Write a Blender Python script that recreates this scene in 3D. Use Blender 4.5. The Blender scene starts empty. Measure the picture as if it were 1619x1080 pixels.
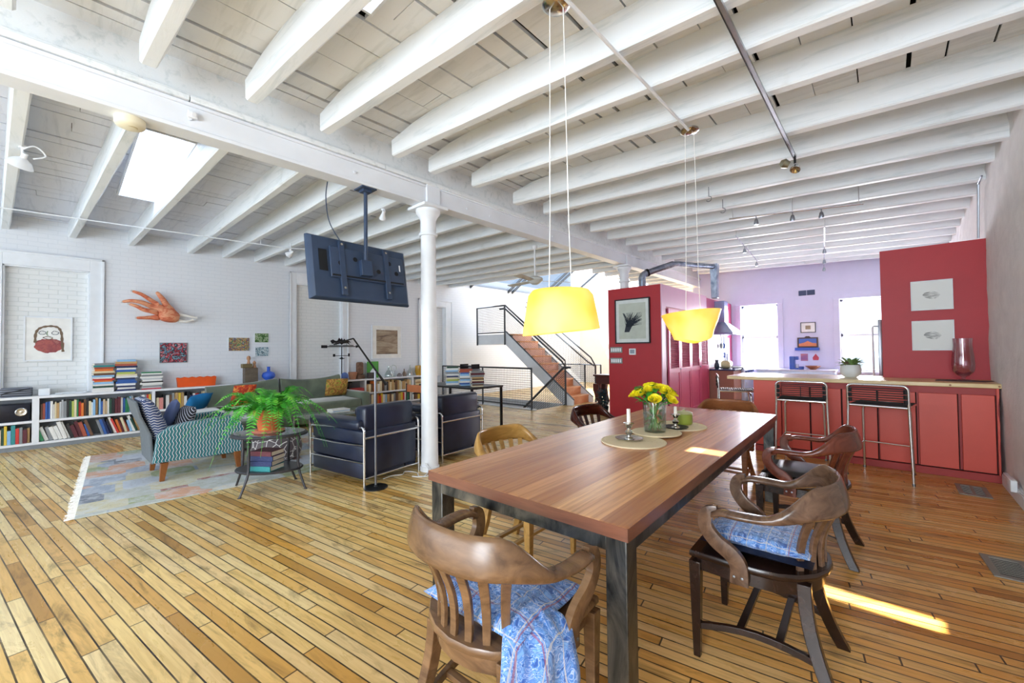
import bpy, bmesh, math, random
from mathutils import Vector, Matrix, Euler
R_ = math.radians
scene = bpy.context.scene
COL = scene.collection

# ------------------------------------------------------------------ camera
def cam_matrix(yaw, pitch, roll, loc):
    f = Vector((-math.sin(yaw)*math.cos(pitch), math.cos(yaw)*math.cos(pitch), math.sin(pitch)))
    r0 = Vector((math.cos(yaw), math.sin(yaw), 0)); u0 = r0.cross(f)
    r = math.cos(roll)*r0 + math.sin(roll)*u0
    u = math.cos(roll)*u0 - math.sin(roll)*r0
    m = Matrix(((r.x, u.x, -f.x, loc[0]), (r.y, u.y, -f.y, loc[1]), (r.z, u.z, -f.z, loc[2]), (0, 0, 0, 1)))
    return m
cam_d = bpy.data.cameras.new('camera'); cam = bpy.data.objects.new('camera', cam_d); COL.objects.link(cam)
cam_d.sensor_width = 36.0; cam_d.lens = 647.8/1619*36.0; cam_d.clip_start = 0.05; cam_d.clip_end = 200
cam.matrix_world = cam_matrix(R_(42.467), R_(1.170), R_(-0.644), (0, 0, 1.36))
scene.camera = cam
# ------------------------------------------------------------------ light and exposure
vs = scene.view_settings
vs.view_transform = 'Standard'; vs.look = 'None'; vs.gamma = 1.0; vs.use_curve_mapping = False
vs.exposure = 0.55
world = bpy.data.worlds.new('sky'); scene.world = world; world.use_nodes = True
bg = world.node_tree.nodes['Background']
bg.inputs[0].default_value = (0.68, 0.83, 1.0, 1); bg.inputs[1].default_value = 1.15
sd = bpy.data.lights.new('sun', 'SUN'); sd.energy = 30; sd.angle = R_(0.6); sd.color = (1.0, 0.975, 0.94)
sun = bpy.data.objects.new('sun', sd); COL.objects.link(sun)
SUN = Vector((0.50, 0.475, -1.0)).normalized()
sun.rotation_euler = SUN.to_track_quat('-Z', 'Y').to_euler()
def area(name, loc, aim, sx, sy, e, col=(1, 1, 1)):
    d = bpy.data.lights.new(name, 'AREA'); d.shape = 'RECTANGLE'; d.size = sx; d.size_y = sy; d.energy = e; d.color = col
    o = bpy.data.objects.new(name, d); COL.objects.link(o); o.location = loc
    o.rotation_euler = (Vector(aim)-Vector(loc)).to_track_quat('-Z', 'Z').to_euler(); return o
area('kitchen_window_daylight', (-2.39, 12.3, 1.65), (-2.2, 5, 0.9), 1.0, 1.8, 170, (0.93, 0.93, 1))
area('kitchen_window_daylight_two', (-0.4, 12.3, 1.65), (-0.6, 5, 0.9), 1.0, 1.8, 170, (0.93, 0.93, 1))
area('open_end_fill', (-3.6, -4.6, 1.5), (-4.2, 4, 1.2), 9.0, 2.4, 170, (0.80, 0.90, 1))  # added fill lamp at the open near end, no window stands here
area('open_end_fill_two', (0.1, -3.9, 1.9), (-0.6, 4.5, 1.2), 1.6, 2.4, 150, (0.88, 0.94, 1))  # second added fill lamp, brightens the right-hand side

# ------------------------------------------------------------------ helpers
class MB:
    def __init__(s): s.bm = bmesh.new(); s.uv = None
    def face(s, vs_):
        try: return s.bm.faces.new(vs_)
        except ValueError: return None
    def poly(s, pts): return s.face([s.bm.verts.new(p) for p in pts])
    def box(s, x0, x1, y0, y1, z0, z1, M=None):
        P = [Vector((x, y, z)) for z in (z0, z1) for y in (y0, y1) for x in (x0, x1)]
        if M is not None: P = [M @ p for p in P]
        v = [s.bm.verts.new(p) for p in P]
        for f in ((0, 2, 3, 1), (4, 5, 7, 6), (0, 1, 5, 4), (2, 6, 7, 3), (0, 4, 6, 2), (1, 3, 7, 5)): s.face([v[i] for i in f])
        return s
    def obox(s, c, size, rot=(0, 0, 0)):
        M = Matrix.Translation(c) @ Euler(rot).to_matrix().to_4x4()
        a, b, d = size[0]/2, size[1]/2, size[2]/2
        return s.box(-a, a, -b, b, -d, d, M)
    def loft(s, rings, closed_ring=True, caps=True, closed=False):
        V = [[s.bm.verts.new(p) for p in r] for r in rings]
        n = len(V[0]); m = len(V)
        for i in range(m if closed else m-1):
            a, b = V[i], V[(i+1) % m]
            for j in range(n if closed_ring else n-1):
                k = (j+1) % n; s.face([a[j], a[k], b[k], b[j]])
        if caps and not closed and closed_ring:
            s.face(list(reversed(V[0]))); s.face(V[-1])
        return s
    def tube(s, pts, r, n=8, closed=False, caps=True, flat=1.0):
        pts = [Vector(p) for p in pts]; m = len(pts)
        rr = r if isinstance(r, (list, tuple)) else [r]*m
        T = []
        for i in range(m):
            a = pts[i-1] if (i > 0 or closed) else pts[i]; b = pts[(i+1) % m] if (i < m-1 or closed) else pts[i]
            t = (b-a); T.append(t.normalized() if t.length > 1e-9 else Vector((0, 0, 1)))
        t = T[0]; ref = Vector((0, 0, 1)) if abs(t.z) < 0.9 else Vector((1, 0, 0))
        nrm = (ref - t*ref.dot(t)).normalized(); rings = []
        for i in range(m):
            t = T[i]; nrm = (nrm - t*nrm.dot(t))
            nrm = nrm.normalized() if nrm.length > 1e-6 else Vector((1, 0, 0))
            b = t.cross(nrm)
            rings.append([pts[i] + nrm*math.cos(2*math.pi*k/n)*rr[i]*flat + b*math.sin(2*math.pi*k/n)*rr[i] for k in range(n)])
        return s.loft(rings, True, caps, closed)
    def lathe(s, prof, n=24, c=(0, 0, 0), a0=0.0, a1=None, sx=1, sy=1):
        c = Vector(c); rings = []
        for r, z in prof:
            rings.append([c+Vector((max(r, 1e-4)*math.cos(2*math.pi*k/n)*sx, max(r, 1e-4)*math.sin(2*math.pi*k/n)*sy, z)) for k in range(n)])
        return s.loft(rings)
    def prism(s, poly, h0, h1, ax='z', M=None):
        def P(u, v, h):
            p = {'z': Vector((u, v, h)), 'y': Vector((u, h, v)), 'x': Vector((h, u, v))}[ax]
            return M @ p if M is not None else p
        s.loft([[P(u, v, h0) for u, v in poly], [P(u, v, h1) for u, v in poly]])
        return s
    def cyl(s, a, b, r, n=12, r2=None): return s.tube([a, b], [r, r if r2 is None else r2], n)
    def pillow(s, c, sx, sy, sz, M=None, n=10, p=2.6, noise=0.0, seed=0):
        rd = random.Random(seed); V = {}
        for side in (1, -1):
            for i in range(n+1):
                for j in range(n+1):
                    edge = i in (0, n) or j in (0, n)
                    if edge and side < 0: V[(side, i, j)] = V[(1, i, j)]; continue
                    u = 2*i/n-1; v = 2*j/n-1
                    h = ((1-abs(u)**p)*(1-abs(v)**p))**0.5 if not edge else 0
                    pin = 1-0.06*(u*u*v*v) - 0.05*(abs(u)**2+abs(v)**2-2*u*u*v*v)
                    q = Vector((u*sx/2*pin, v*sy/2*pin, side*h*sz/2 + rd.uniform(-noise, noise)*(0 if edge else 1)))
                    q = (M @ q) if M is not None else q
                    V[(side, i, j)] = s.bm.verts.new(q+Vector(c))
        for side in (1, -1):
            for i in range(n):
                for j in range(n):
                    f = [V[(side, i, j)], V[(side, i+1, j)], V[(side, i+1, j+1)], V[(side, i, j+1)]]
                    s.face(f if side > 0 else f[::-1])
        return s
    def rbox(s, x0, x1, y0, y1, z0, z1, r=0.03, M=None, seg=3):
        b = bmesh.new(); bmesh.ops.create_cube(b, size=1)
        for v in b.verts: v.co = Vector((x0+(v.co.x+.5)*(x1-x0), y0+(v.co.y+.5)*(y1-y0), z0+(v.co.z+.5)*(z1-z0)))
        bmesh.ops.bevel(b, geom=list(b.edges), offset=r, segments=seg, profile=0.5, affect='EDGES')
        mp = {}
        for v in b.verts: mp[v] = s.bm.verts.new((M @ v.co) if M is not None else v.co)
        for f in b.faces: s.face([mp[v] for v in f.verts])
        b.free(); return s
    def build(s, name, mat=None, parent=None, loc=None, rot=None, smooth=True, angle=38, bevel=0, sub=0, fixn=True):
        if fixn: bmesh.ops.recalc_face_normals(s.bm, faces=s.bm.faces)
        me = bpy.data.meshes.new(name); s.bm.to_mesh(me); s.bm.free()
        if smooth:
            me.polygons.foreach_set('use_smooth', [True]*len(me.polygons)); me.set_sharp_from_angle(angle=R_(angle))
        o = bpy.data.objects.new(name, me); COL.objects.link(o)
        if mat: me.materials.append(mat)
        if parent: o.parent = parent
        if loc is not None: o.location = loc
        if rot is not None: o.rotation_euler = rot
        if bevel:
            m = o.modifiers.new('bevel', 'BEVEL'); m.width = bevel; m.segments = 2; m.limit_method = 'ANGLE'; m.angle_limit = R_(40)
        if sub:
            m = o.modifiers.new('sub', 'SUBSURF'); m.levels = sub; m.render_levels = sub
        return o
def thing(name, label, cat, loc=(0, 0, 0), rz=0, group=None):
    o = bpy.data.objects.new(name, None); COL.objects.link(o); o.location = loc; o.rotation_euler = (0, 0, rz); o.empty_display_size = .1
    o['label'] = label; o['category'] = cat
    if group: o['group'] = group
    return o
def tag(o, label, cat, group=None, kind=None):
    o['label'] = label; o['category'] = cat
    if group: o['group'] = group
    if kind: o['kind'] = kind
    return o
def struct(o, label=None):
    o['kind'] = 'structure'
    if label: o['label'] = label
    return o
def dup(root, loc, rz, label, group=None):
    r = root.copy(); COL.objects.link(r); r.location = loc; r.rotation_euler = (0, 0, rz); r['label'] = label
    if group: r['group'] = group
    for ch in list(root.children):
        c = ch.copy(); COL.objects.link(c); c.parent = r
        for g in list(ch.children):
            d = g.copy(); COL.objects.link(d); d.parent = c
    return r
def RZ(a): return Matrix.Rotation(a, 4, 'Z')
def RX(a): return Matrix.Rotation(a, 4, 'X')
def RY(a): return Matrix.Rotation(a, 4, 'Y')
def TR(x, y, z): return Matrix.Translation((x, y, z))
def arc(c, r, a0, a1, n, plane='xz', off=0):
    o = []
    for i in range(n+1):
        a = a0+(a1-a0)*i/n; u, v = c[0]+r*math.cos(a), c[1]+r*math.sin(a)
        o.append({'xz': (u, off, v), 'xy': (u, v, off), 'yz': (off, u, v)}[plane])
    return o
def fillet(pts, r, n=5):
    pts = [Vector(p) for p in pts]; out = [pts[0]]
    for i in range(1, len(pts)-1):
        a, b, c = pts[i-1], pts[i], pts[i+1]; d1 = (a-b).normalized(); d2 = (c-b).normalized()
        rr = min(r, (a-b).length*.49, (c-b).length*.49); p, q = b+d1*rr, b+d2*rr
        for k in range(n+1):
            t = k/n; out.append((1-t)**2*p + 2*t*(1-t)*b + t*t*q)
    out.append(pts[-1]); return out
def smoothpath(pts, n=6):
    P = [Vector(p) for p in pts]; out = []
    for i in range(len(P)-1):
        p0 = P[max(i-1, 0)]; p1 = P[i]; p2 = P[i+1]; p3 = P[min(i+2, len(P)-1)]
        for k in range(n):
            t = k/n; out.append(.5*((2*p1)+(p2-p0)*t+(2*p0-5*p1+4*p2-p3)*t*t+(3*p1-p0-3*p2+p3)*t**3))
    out.append(P[-1]); return out

# ------------------------------------------------------------------ materials
MATS = {}
def lin(c):
    if isinstance(c, str):
        c = c.lstrip('#'); c = [int(c[i:i+2], 16)/255 for i in (0, 2, 4)]
        c = [x/12.92 if x <= .04045 else ((x+.055)/1.055)**2.4 for x in c]
    return (c[0], c[1], c[2], 1)
class NT:
    def __init__(s, name):
        s.m = bpy.data.materials.new(name); s.m.use_nodes = True; s.t = s.m.node_tree; s.b = s.t.nodes['Principled BSDF']
    def n(s, ty, **k):
        x = s.t.nodes.new(ty)
        for a, b in k.items(): setattr(x, a, b)
        return x
    def l(s, a, b): s.t.links.new(a, b)
    def co(s, scale=(1, 1, 1), rot=(0, 0, 0), loc=(0, 0, 0), kind='Object'):
        c = s.n('ShaderNodeTexCoord'); m = s.n('ShaderNodeMapping'); s.l(c.outputs[kind], m.inputs[0])
        m.inputs['Scale'].default_value = scale; m.inputs['Rotation'].default_value = rot; m.inputs['Location'].default_value = loc
        return m.outputs[0]
    def noise(s, vec, sc, det=3, rough=.5, dist=0):
        x = s.n('ShaderNodeTexNoise'); x.inputs['Scale'].default_value = sc; x.inputs['Detail'].default_value = det
        x.inputs['Roughness'].default_value = rough; x.inputs['Distortion'].default_value = dist
        if vec is not None: s.l(vec, x.inputs['Vector'])
        return x.outputs['Fac']
    def ramp(s, fac, stops, interp='LINEAR'):
        x = s.n('ShaderNodeValToRGB'); x.color_ramp.interpolation = interp; e = x.color_ramp.elements
        while len(e) < len(stops): e.new(.5)
        for i, (p, c) in enumerate(stops): e[i].position = p; e[i].color = lin(c)
        s.l(fac, x.inputs[0]); return x.outputs[0]
    def math(s, op, a, b=None, c=None):
        x = s.n('ShaderNodeMath', operation=op)
        for i, v in enumerate((a, b, c)):
            if v is None: continue
            if isinstance(v, (int, float)): x.inputs[i].default_value = v
            else: s.l(v, x.inputs[i])
        return x.outputs[0]
    def mix(s, fac, a, b, mode='MIX'):
        x = s.n('ShaderNodeMix', data_type='RGBA', blend_type=mode)
        for i, v in ((0, fac), (6, a), (7, b)):
            if isinstance(v, (int, float)): x.inputs[i].default_value = v
            elif isinstance(v, (tuple, str)): x.inputs[i].default_value = lin(v)
            else: s.l(v, x.inputs[i])
        return x.outputs[2]
    def bump(s, h, st=.3, d=.01):
        x = s.n('ShaderNodeBump'); x.inputs['Strength'].default_value = st; x.inputs['Distance'].default_value = d
        s.l(h, x.inputs['Height']); s.l(x.outputs[0], s.b.inputs['Normal'])
    def set(s, col=None, rough=None, metal=None, spec=None):
        if col is not None:
            if isinstance(col, (tuple, str)): s.b.inputs['Base Color'].default_value = lin(col)
            else: s.l(col, s.b.inputs['Base Color'])
        if rough is not None:
            if isinstance(rough, (int, float)): s.b.inputs['Roughness'].default_value = rough
            else: s.l(rough, s.b.inputs['Roughness'])
        if metal is not None: s.b.inputs['Metallic'].default_value = metal
        if spec is not None: s.b.inputs['Specular IOR Level'].default_value = spec
        return s
    def sep(s, v):
        x = s.n('ShaderNodeSeparateXYZ'); s.l(v, x.inputs[0]); return x.outputs
    def comb(s, a, b, c=0.0):
        x = s.n('ShaderNodeCombineXYZ')
        for i, v in enumerate((a, b, c)):
            if isinstance(v, (int, float)): x.inputs[i].default_value = v
            else: s.l(v, x.inputs[i])
        return x.outputs[0]
def plain(name, col, rough=.5, metal=0, spec=None, var=.06, sc=8, bump=0):
    if name in MATS: return MATS[name]
    t = NT(name); v = t.co(); n = t.noise(v, sc, 3)
    c = lin(col)[:3]; lo = tuple(x*(1-var) for x in c); hi = tuple(min(1, x*(1+var)) for x in c)
    t.set(t.ramp(n, [(.3, lo), (.7, hi)]), rough, metal, spec)
    if bump: t.bump(t.noise(v, sc*8, 2), bump, .005)
    MATS[name] = t.m; return t.m
def wood(name, c1, c2, scale=(2, 22, 22), rough=.35, dark=None):
    if name in MATS: return MATS[name]
    t = NT(name); v = t.co(scale); n = t.noise(v, 1.0, 6, .6, 1.2); n2 = t.noise(t.co((1, 1, 1)), 3, 2)
    c = t.ramp(n, [(.3, c1), (.7, c2)]); c = t.mix(t.ramp(n2, [(.35, (0, 0, 0)), (.75, (.35, .35, .35))]), c, dark or c1)
    t.set(c, rough); t.bump(n, .12, .003); MATS[name] = t.m; return t.m
def glass(name, col=(1, 1, 1), rough=.02, tint=.15):
    if name in MATS: return MATS[name]
    t = NT(name); tr = t.n('ShaderNodeBsdfTransparent'); gl = t.n('ShaderNodeBsdfGlossy'); gl.inputs['Roughness'].default_value = rough
    tr.inputs[0].default_value = lin(col); mx = t.n('ShaderNodeMixShader'); fr = t.n('ShaderNodeFresnel'); fr.inputs[0].default_value = 1.45
    f2 = t.math('MINIMUM', t.math('ADD', fr.outputs[0], tint*.3), .45)
    t.l(f2, mx.inputs[0]); t.l(tr.outputs[0], mx.inputs[1]); t.l(gl.outputs[0], mx.inputs[2])
    t.l(mx.outputs[0], t.t.nodes['Material Output'].inputs[0]); MATS[name] = t.m; return t.m

# floor: narrow strip boards running across the room (along x)
def floor_mat():
    t = NT('floor_boards'); x, y, z = t.sep(t.co(rot=(0, 0, R_(-9.1))))
    W = .061
    r = t.math('DIVIDE', y, W); row = t.math('FLOOR', r); fy = t.math('FRACT', r)
    wn = t.n('ShaderNodeTexWhiteNoise', noise_dimensions='1D'); t.l(row, wn.inputs['W'])
    off = t.math('MULTIPLY', wn.outputs['Value'], 7.3)
    u = t.math('DIVIDE', t.math('ADD', x, off), 1.05); pi_ = t.math('FLOOR', u); fx = t.math('FRACT', u)
    w2 = t.n('ShaderNodeTexWhiteNoise', noise_dimensions='2D'); t.l(t.comb(row, pi_), w2.inputs['Vector'])
    tone = w2.outputs['Value']
    base = t.ramp(tone, [(0, '#b88840'), (.14, '#e6b564'), (.4, '#f8d286'), (.7, '#fde09a'), (.9, '#fde8b2'), (1, '#e8ae50')])
    grain = t.noise(t.comb(t.math('MULTIPLY', x, 3.0), t.math('MULTIPLY', y, 60.0), t.math('MULTIPLY', tone, 9.0)), 1.0, 5, .6, .6)
    base = t.mix(t.ramp(grain, [(.35, (.3, .3, .3)), (.6, (0, 0, 0))]), base, '#ac7f36')
    wear = t.noise(t.comb(t.math('MULTIPLY', x, 1.6), t.math('MULTIPLY', y, 7.0), tone), 1.0, 6, .68, 1.0)
    base = t.mix(t.ramp(wear, [(.53, (0, 0, 0)), (.62, (.38, .38, .38)), (.72, (.88, .88, .88))]), base, '#574018')
    big = t.noise(t.co((.5, .5, .5)), 1.0, 2)
    base = t.mix(t.ramp(big, [(.45, (0, 0, 0)), (.65, (.35, .35, .35))]), base, '#b98c3e')
    # redder, deeper tone towards the right: the light there put into the board colour
    k = t.math('MULTIPLY', t.math('ADD', x, 2.2), .45); k = t.n('ShaderNodeClamp').outputs[0] if False else k
    cl = t.n('ShaderNodeClamp'); t.l(k, cl.inputs[0]); kk = t.math('MULTIPLY', cl.outputs[0], .62)
    base = t.mix(kk, base, t.mix(1.0, base, '#e8b468', 'MULTIPLY'))
    g1 = t.math('ABSOLUTE', t.math('SUBTRACT', fy, .5)); gap = t.math('GREATER_THAN', g1, .446)
    gw = t.noise(t.co((2.5, 15, 1)), 1.0, 2)
    gap = t.math('MULTIPLY', gap, t.math('ADD', t.math('MULTIPLY', gw, 1.0), .4))
    g2 = t.math('ABSOLUTE', t.math('SUBTRACT', fx, .5)); gap2 = t.math('MULTIPLY', t.math('GREATER_THAN', g2, .4965), .9)
    g = t.math('MINIMUM', t.math('ADD', gap, gap2), 1.0)
    col = t.mix(g, base, '#241203')
    rg = t.math('ADD', t.math('MULTIPLY', wear, .3), .15)
    t.set(col, rg); h = t.math('SUBTRACT', t.math('MULTIPLY', tone, .25), g); t.bump(h, .35, .004)
    return t.m
M_FLOOR = floor_mat()
def brick_mat(name, col, mortar, sc=1.0, bump=.5, rot=(R_(90), 0, R_(90)), rowh=.07, bw=.2, holes=.0, dist=.004):
    t = NT(name); v = t.co((1, 1, 1))
    x, y, z = t.sep(v); vv = t.comb(t.math('ADD', x, y), z)
    nz = t.noise(v, 3, 3); vv2 = t.n('ShaderNodeVectorMath', operation='ADD'); t.l(vv, vv2.inputs[0])
    t.l(t.comb(0.0, t.math('MULTIPLY', nz, .02)), vv2.inputs[1])
    b = t.n('ShaderNodeTexBrick'); b.inputs['Scale'].default_value = sc; b.inputs['Mortar Size'].default_value = .006
    b.inputs['Brick Width'].default_value = bw; b.inputs['Row Height'].default_value = rowh; b.inputs['Mortar Smooth'].default_value = .6
    t.l(vv2.outputs[0], b.inputs['Vector']); b.inputs['Color1'].default_value = lin(col); b.inputs['Color2'].default_value = lin(col); b.inputs['Mortar'].default_value = lin(mortar)
    n = t.noise(v, 1.3, 4); c = t.mix(t.ramp(n, [(.4, (0, 0, 0)), (.75, (.25, .25, .25))]), b.outputs['Color'], mortar)
    if holes:
        h = t.noise(t.co((1, 1.6, 9)), 2.3, 6, .7); c = t.mix(t.ramp(h, [(.70, (0, 0, 0)), (.74, (holes, holes, holes))]), c, '#3a3a3e')
    t.set(c, .6)
    hh = t.math('SUBTRACT', t.math('MULTIPLY', t.noise(v, 25, 4), .5), t.math('MULTIPLY', b.outputs['Fac'], 1.0)); t.bump(hh, bump, dist)
    return t.m
M_BRICK = brick_mat('white_painted_brick', '#ebeff5', '#e2e7ee', bump=.16)
M_BRICKR = brick_mat('rough_white_painted_brick', '#eef0f0', '#e0e4e4', bump=.5, holes=.8, dist=.008)
def plaster(name, col, bump=.6, sc=6, rough=.7, blot=.1, dist=.02):
    t = NT(name); v = t.co(); n = t.noise(v, sc, 6, .65); c = lin(col)[:3]
    t.set(t.ramp(n, [(.35, tuple(x*(1-blot) for x in c)), (.65, c)]), rough); t.bump(n, bump, dist); return t.m
M_PLASTER = plaster('rough_white_plaster', '#efedea', .8, 5, .8, .10, .03)
M_WHITE = plain('white_paint', '#eef2f7', .45, var=.03)
M_SMOOTHW = plaster('smooth_white_wall', '#f6f4f2', .1, 4, .6, .03, .005)
M_LAV = plaster('lavender_wall', '#dcdaf4', .08, 3, .6, .04, .004)
def wwood(name, col, streak='#bfc4c2', scale=(.6, .6, .6)):
    t = NT(name); v = t.co((1.2, 14, 14)); n = t.noise(v, 1.0, 6, .65, .5); n2 = t.noise(t.co(), 5, 4, .6)
    c = t.ramp(n, [(.3, streak), (.48, col), (1, col)]); c = t.mix(t.ramp(n2, [(.62, (0, 0, 0)), (.8, (.22, .22, .22))]), c, '#a9aaa0')
    t.set(c, .5); t.bump(t.math('ADD', n, n2), .35, .006); return t.m
M_JOIST = wwood('painted_joist', '#eef3f6', '#d6dfe2')
M_DECK = wwood('painted_roof_boards', '#ebedee', '#dadddd')
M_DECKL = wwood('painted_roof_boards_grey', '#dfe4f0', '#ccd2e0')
M_BEAM = plain('painted_steel', '#eaeff6', .4, var=.04, sc=3)
M_DARK = plain('dark_void', '#15120f', .9)
M_RED = plaster('red_wall_paint', '#b3262f', .1, 3, .5, .08, .004)
M_REDCAB = plaster('red_cabinet_paint', '#d4503f', .05, 2, .42, .07, .002)
M_REDTRIM = plaster('dark_red_paint', '#a8322f', .05, 3, .5, .1, .002)
M_CHROME = plain('chrome', '#d8d8d8', .18, 1, var=.02)
M_STEEL = plain('brushed_steel', '#9aa0a8', .32, 1, var=.1)
M_BLACK = plain('black_metal', '#1c1e22', .45, .3)
M_GREYMETAL = plain('dark_grey_painted_steel', '#4a4f55', .5, .2)

# ------------------------------------------------------------------ the room
XL, XR, YF, YB = -9.42, .82, 11.9, -4.0
HX0, HX1, HY0, HY1 = -9.0, -5.86, 7.14, 8.26
m = MB()
for a in ((-9.8, 1.3, YB, HY0), (-9.8, HX0, HY0, HY1), (HX1, 1.3, HY0, HY1), (-9.8, 1.3, HY1, 12.3), (-9.8, -3.9, 12.3, 14.7)): m.box(a[0], a[1], a[2], a[3], -.25, 0)
struct(m.build('floor', M_FLOOR, smooth=False))
m = MB()
m.box(HX0-.1, HX0, HY0, HY1, -2.8, -.25); m.box(HX1, HX1+.1, HY0, HY1, -2.8, -.25); m.box(HX0-.1, HX1+.1, HY1, HY1+.1, -2.8, -.25)
m.box(HX0-.1, HX1+.1, HY0-.1, HY0, -2.8, -.25); m.box(HX0-.1, HX1+.1, HY0-.1, HY1+.1, -2.9, -2.8)
struct(m.build('wall_stairwell', M_SMOOTHW, smooth=False))
m = MB(); m.box(HX0, HX1+.06, HY0-.06, HY0, -.25, .03); m.box(HX0, HX1, HY1-.01, HY1+.03, -.25, .02)
struct(m.build('trim_1', M_WHITE, bevel=.004))
# left wall with three bricked-up openings
OP = [(-.615, .268, 2.69, -.78, .432, 2.895), (3.38, 4.40, 2.85, 3.24, 4.545, 3.09), (6.66, 7.44, 2.61, 6.51, 7.68, 2.795)]
m = MB(); ys = [YB]
for o in OP: ys += [o[0], o[1]]
ys.append(14.7)
for i in range(0, len(ys), 2): m.box(XL-.3, XL, ys[i], ys[i+1], 0, 3.6)
for o in OP: m.box(XL-.3, XL, o[0], o[1], o[2], 3.6)
struct(m.build('wall_left', M_BRICK, smooth=False))
for o in OP:
    m = MB(); m.box(XL-.3, XL-.11, o[0], o[1], 0, o[2]); struct(m.build('wall_left_infill', M_BRICKR, smooth=False))
tn = 2
for o in OP:
    m = MB(); a, b, h, A, B, H = o
    m.box(XL-.005, XL+.025, A, a, 0, H); m.box(XL-.005, XL+.025, b, B, 0, H); m.box(XL-.005, XL+.025, a, b, h, H)
    m.box(XL+.0, XL+.045, A, A+.03, 0, H); m.box(XL, XL+.045, B-.03, B, 0, H); m.box(XL, XL+.045, A, B, H-.03, H)
    m.box(XL-.11, XL+.0, a, a+.02, 0, h); m.box(XL-.11, XL+.0, b-.02, b, 0, h); m.box(XL-.11, XL, a, b, h-.02, h)
    struct(m.build('trim_%d' % tn, M_WHITE, bevel=.004)); tn += 1
# right wall: rough plaster over brick, gently uneven
m = MB(); rd = random.Random(4); NY, NZ = 90, 26; g = []
for i in range(NY+1):
    row = []
    for j in range(NZ+1):
        y = YB + (12.3-YB)*i/NY; z = 3.7*j/NZ
        row.append(m.bm.verts.new((XR + rd.uniform(-.008, .010) + (.02 if z > 3.0 else 0)*rd.random() + (.05*(y-6.2)/5.6 if y > 6.2 else 0), y, z)))
    g.append(row)
for i in range(NY):
    for j in range(NZ): m.face([g[i][j], g[i+1][j], g[i+1][j+1], g[i][j+1]])
for i in range(NY): m.poly([(1.15, YB+(12.3-YB)*k/NY, z) for k, z in ((i, 0), (i+1, 0), (i+1, 3.7), (i, 3.7))])
w = m.build('wall_right', M_PLASTER, angle=80, fixn=False); struct(w)
m = MB(); m.box(XR-.03, XR+.01, 1.2, 6.13, 0, .11); m.box(XR-.024, XR+.01, 1.2, 6.13, .11, .125); struct(m.build('baseboard_right', M_WHITE, bevel=.005))
# far wall: lavender kitchen part with two windows, white part behind the stair
W1, W2 = (-2.80, -1.98), (-.78, .02); WZ0, WZ1 = .79, 2.43
m = MB()
for a, b, c, d in ((-3.98, W1[0], 0, 3.7), (W1[1], W2[0], 0, 3.7), (W2[1], 1.2, 0, 3.7), (W1[0], W1[1], 0, WZ0), (W1[0], W1[1], WZ1, 3.7), (W2[0], W2[1], 0, WZ0), (W2[0], W2[1], WZ1, 3.7)):
    m.box(a, b, YF, YF+.3, c, d)
struct(m.build('wall_far', M_LAV, smooth=False))
m = MB(); m.box(-9.8, -3.98, 14.5, 14.7, -.1, 6.6); m.box(-4.0, -3.981, YF+.02, 14.5, 0, 3.7); struct(m.build('wall_far_stair', M_SMOOTHW, smooth=False))
M_PANE = glass('window_glass', (1, 1, 1), .01, .02)
for i, W in enumerate((W1, W2)):
    m = MB(); a, b = W; fr = .05
    for q in ((a-.11, a, WZ0, WZ1), (b, b+.11, WZ0, WZ1), (a-.12, b+.12, WZ1, WZ1+.12), (a-.14, b+.14, WZ0-.05, WZ0)): m.box(q[0], q[1], YF-.03-(.05 if q[3] == WZ0 else 0), YF+.01, q[2], q[3])
    w = m.build('window_%d' % (i+1), M_LAV, bevel=.004); struct(w)
    m = MB()
    for z0, z1, y in ((WZ0, (WZ0+WZ1)/2+.02, YF+.08), ((WZ0+WZ1)/2-.02, WZ1, YF+.12)):
        m.box(a, a+fr, y, y+.04, z0, z1); m.box(b-fr, b, y, y+.04, z0, z1); m.box(a, b, y, y+.04, z0, z0+fr); m.box(a, b, y, y+.04, z1-fr, z1)
    m.build('window_sash', M_WHITE, w, bevel=.003)
    m = MB(); m.box(a+fr, b-fr, YF+.098, YF+.102, WZ0+fr, (WZ0+WZ1)/2-.03); m.box(a+fr, b-fr, YF+.138, YF+.142, (WZ0+WZ1)/2+.03, WZ1-fr)
    m.build('window_pane', M_PANE, w, smooth=False)
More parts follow.
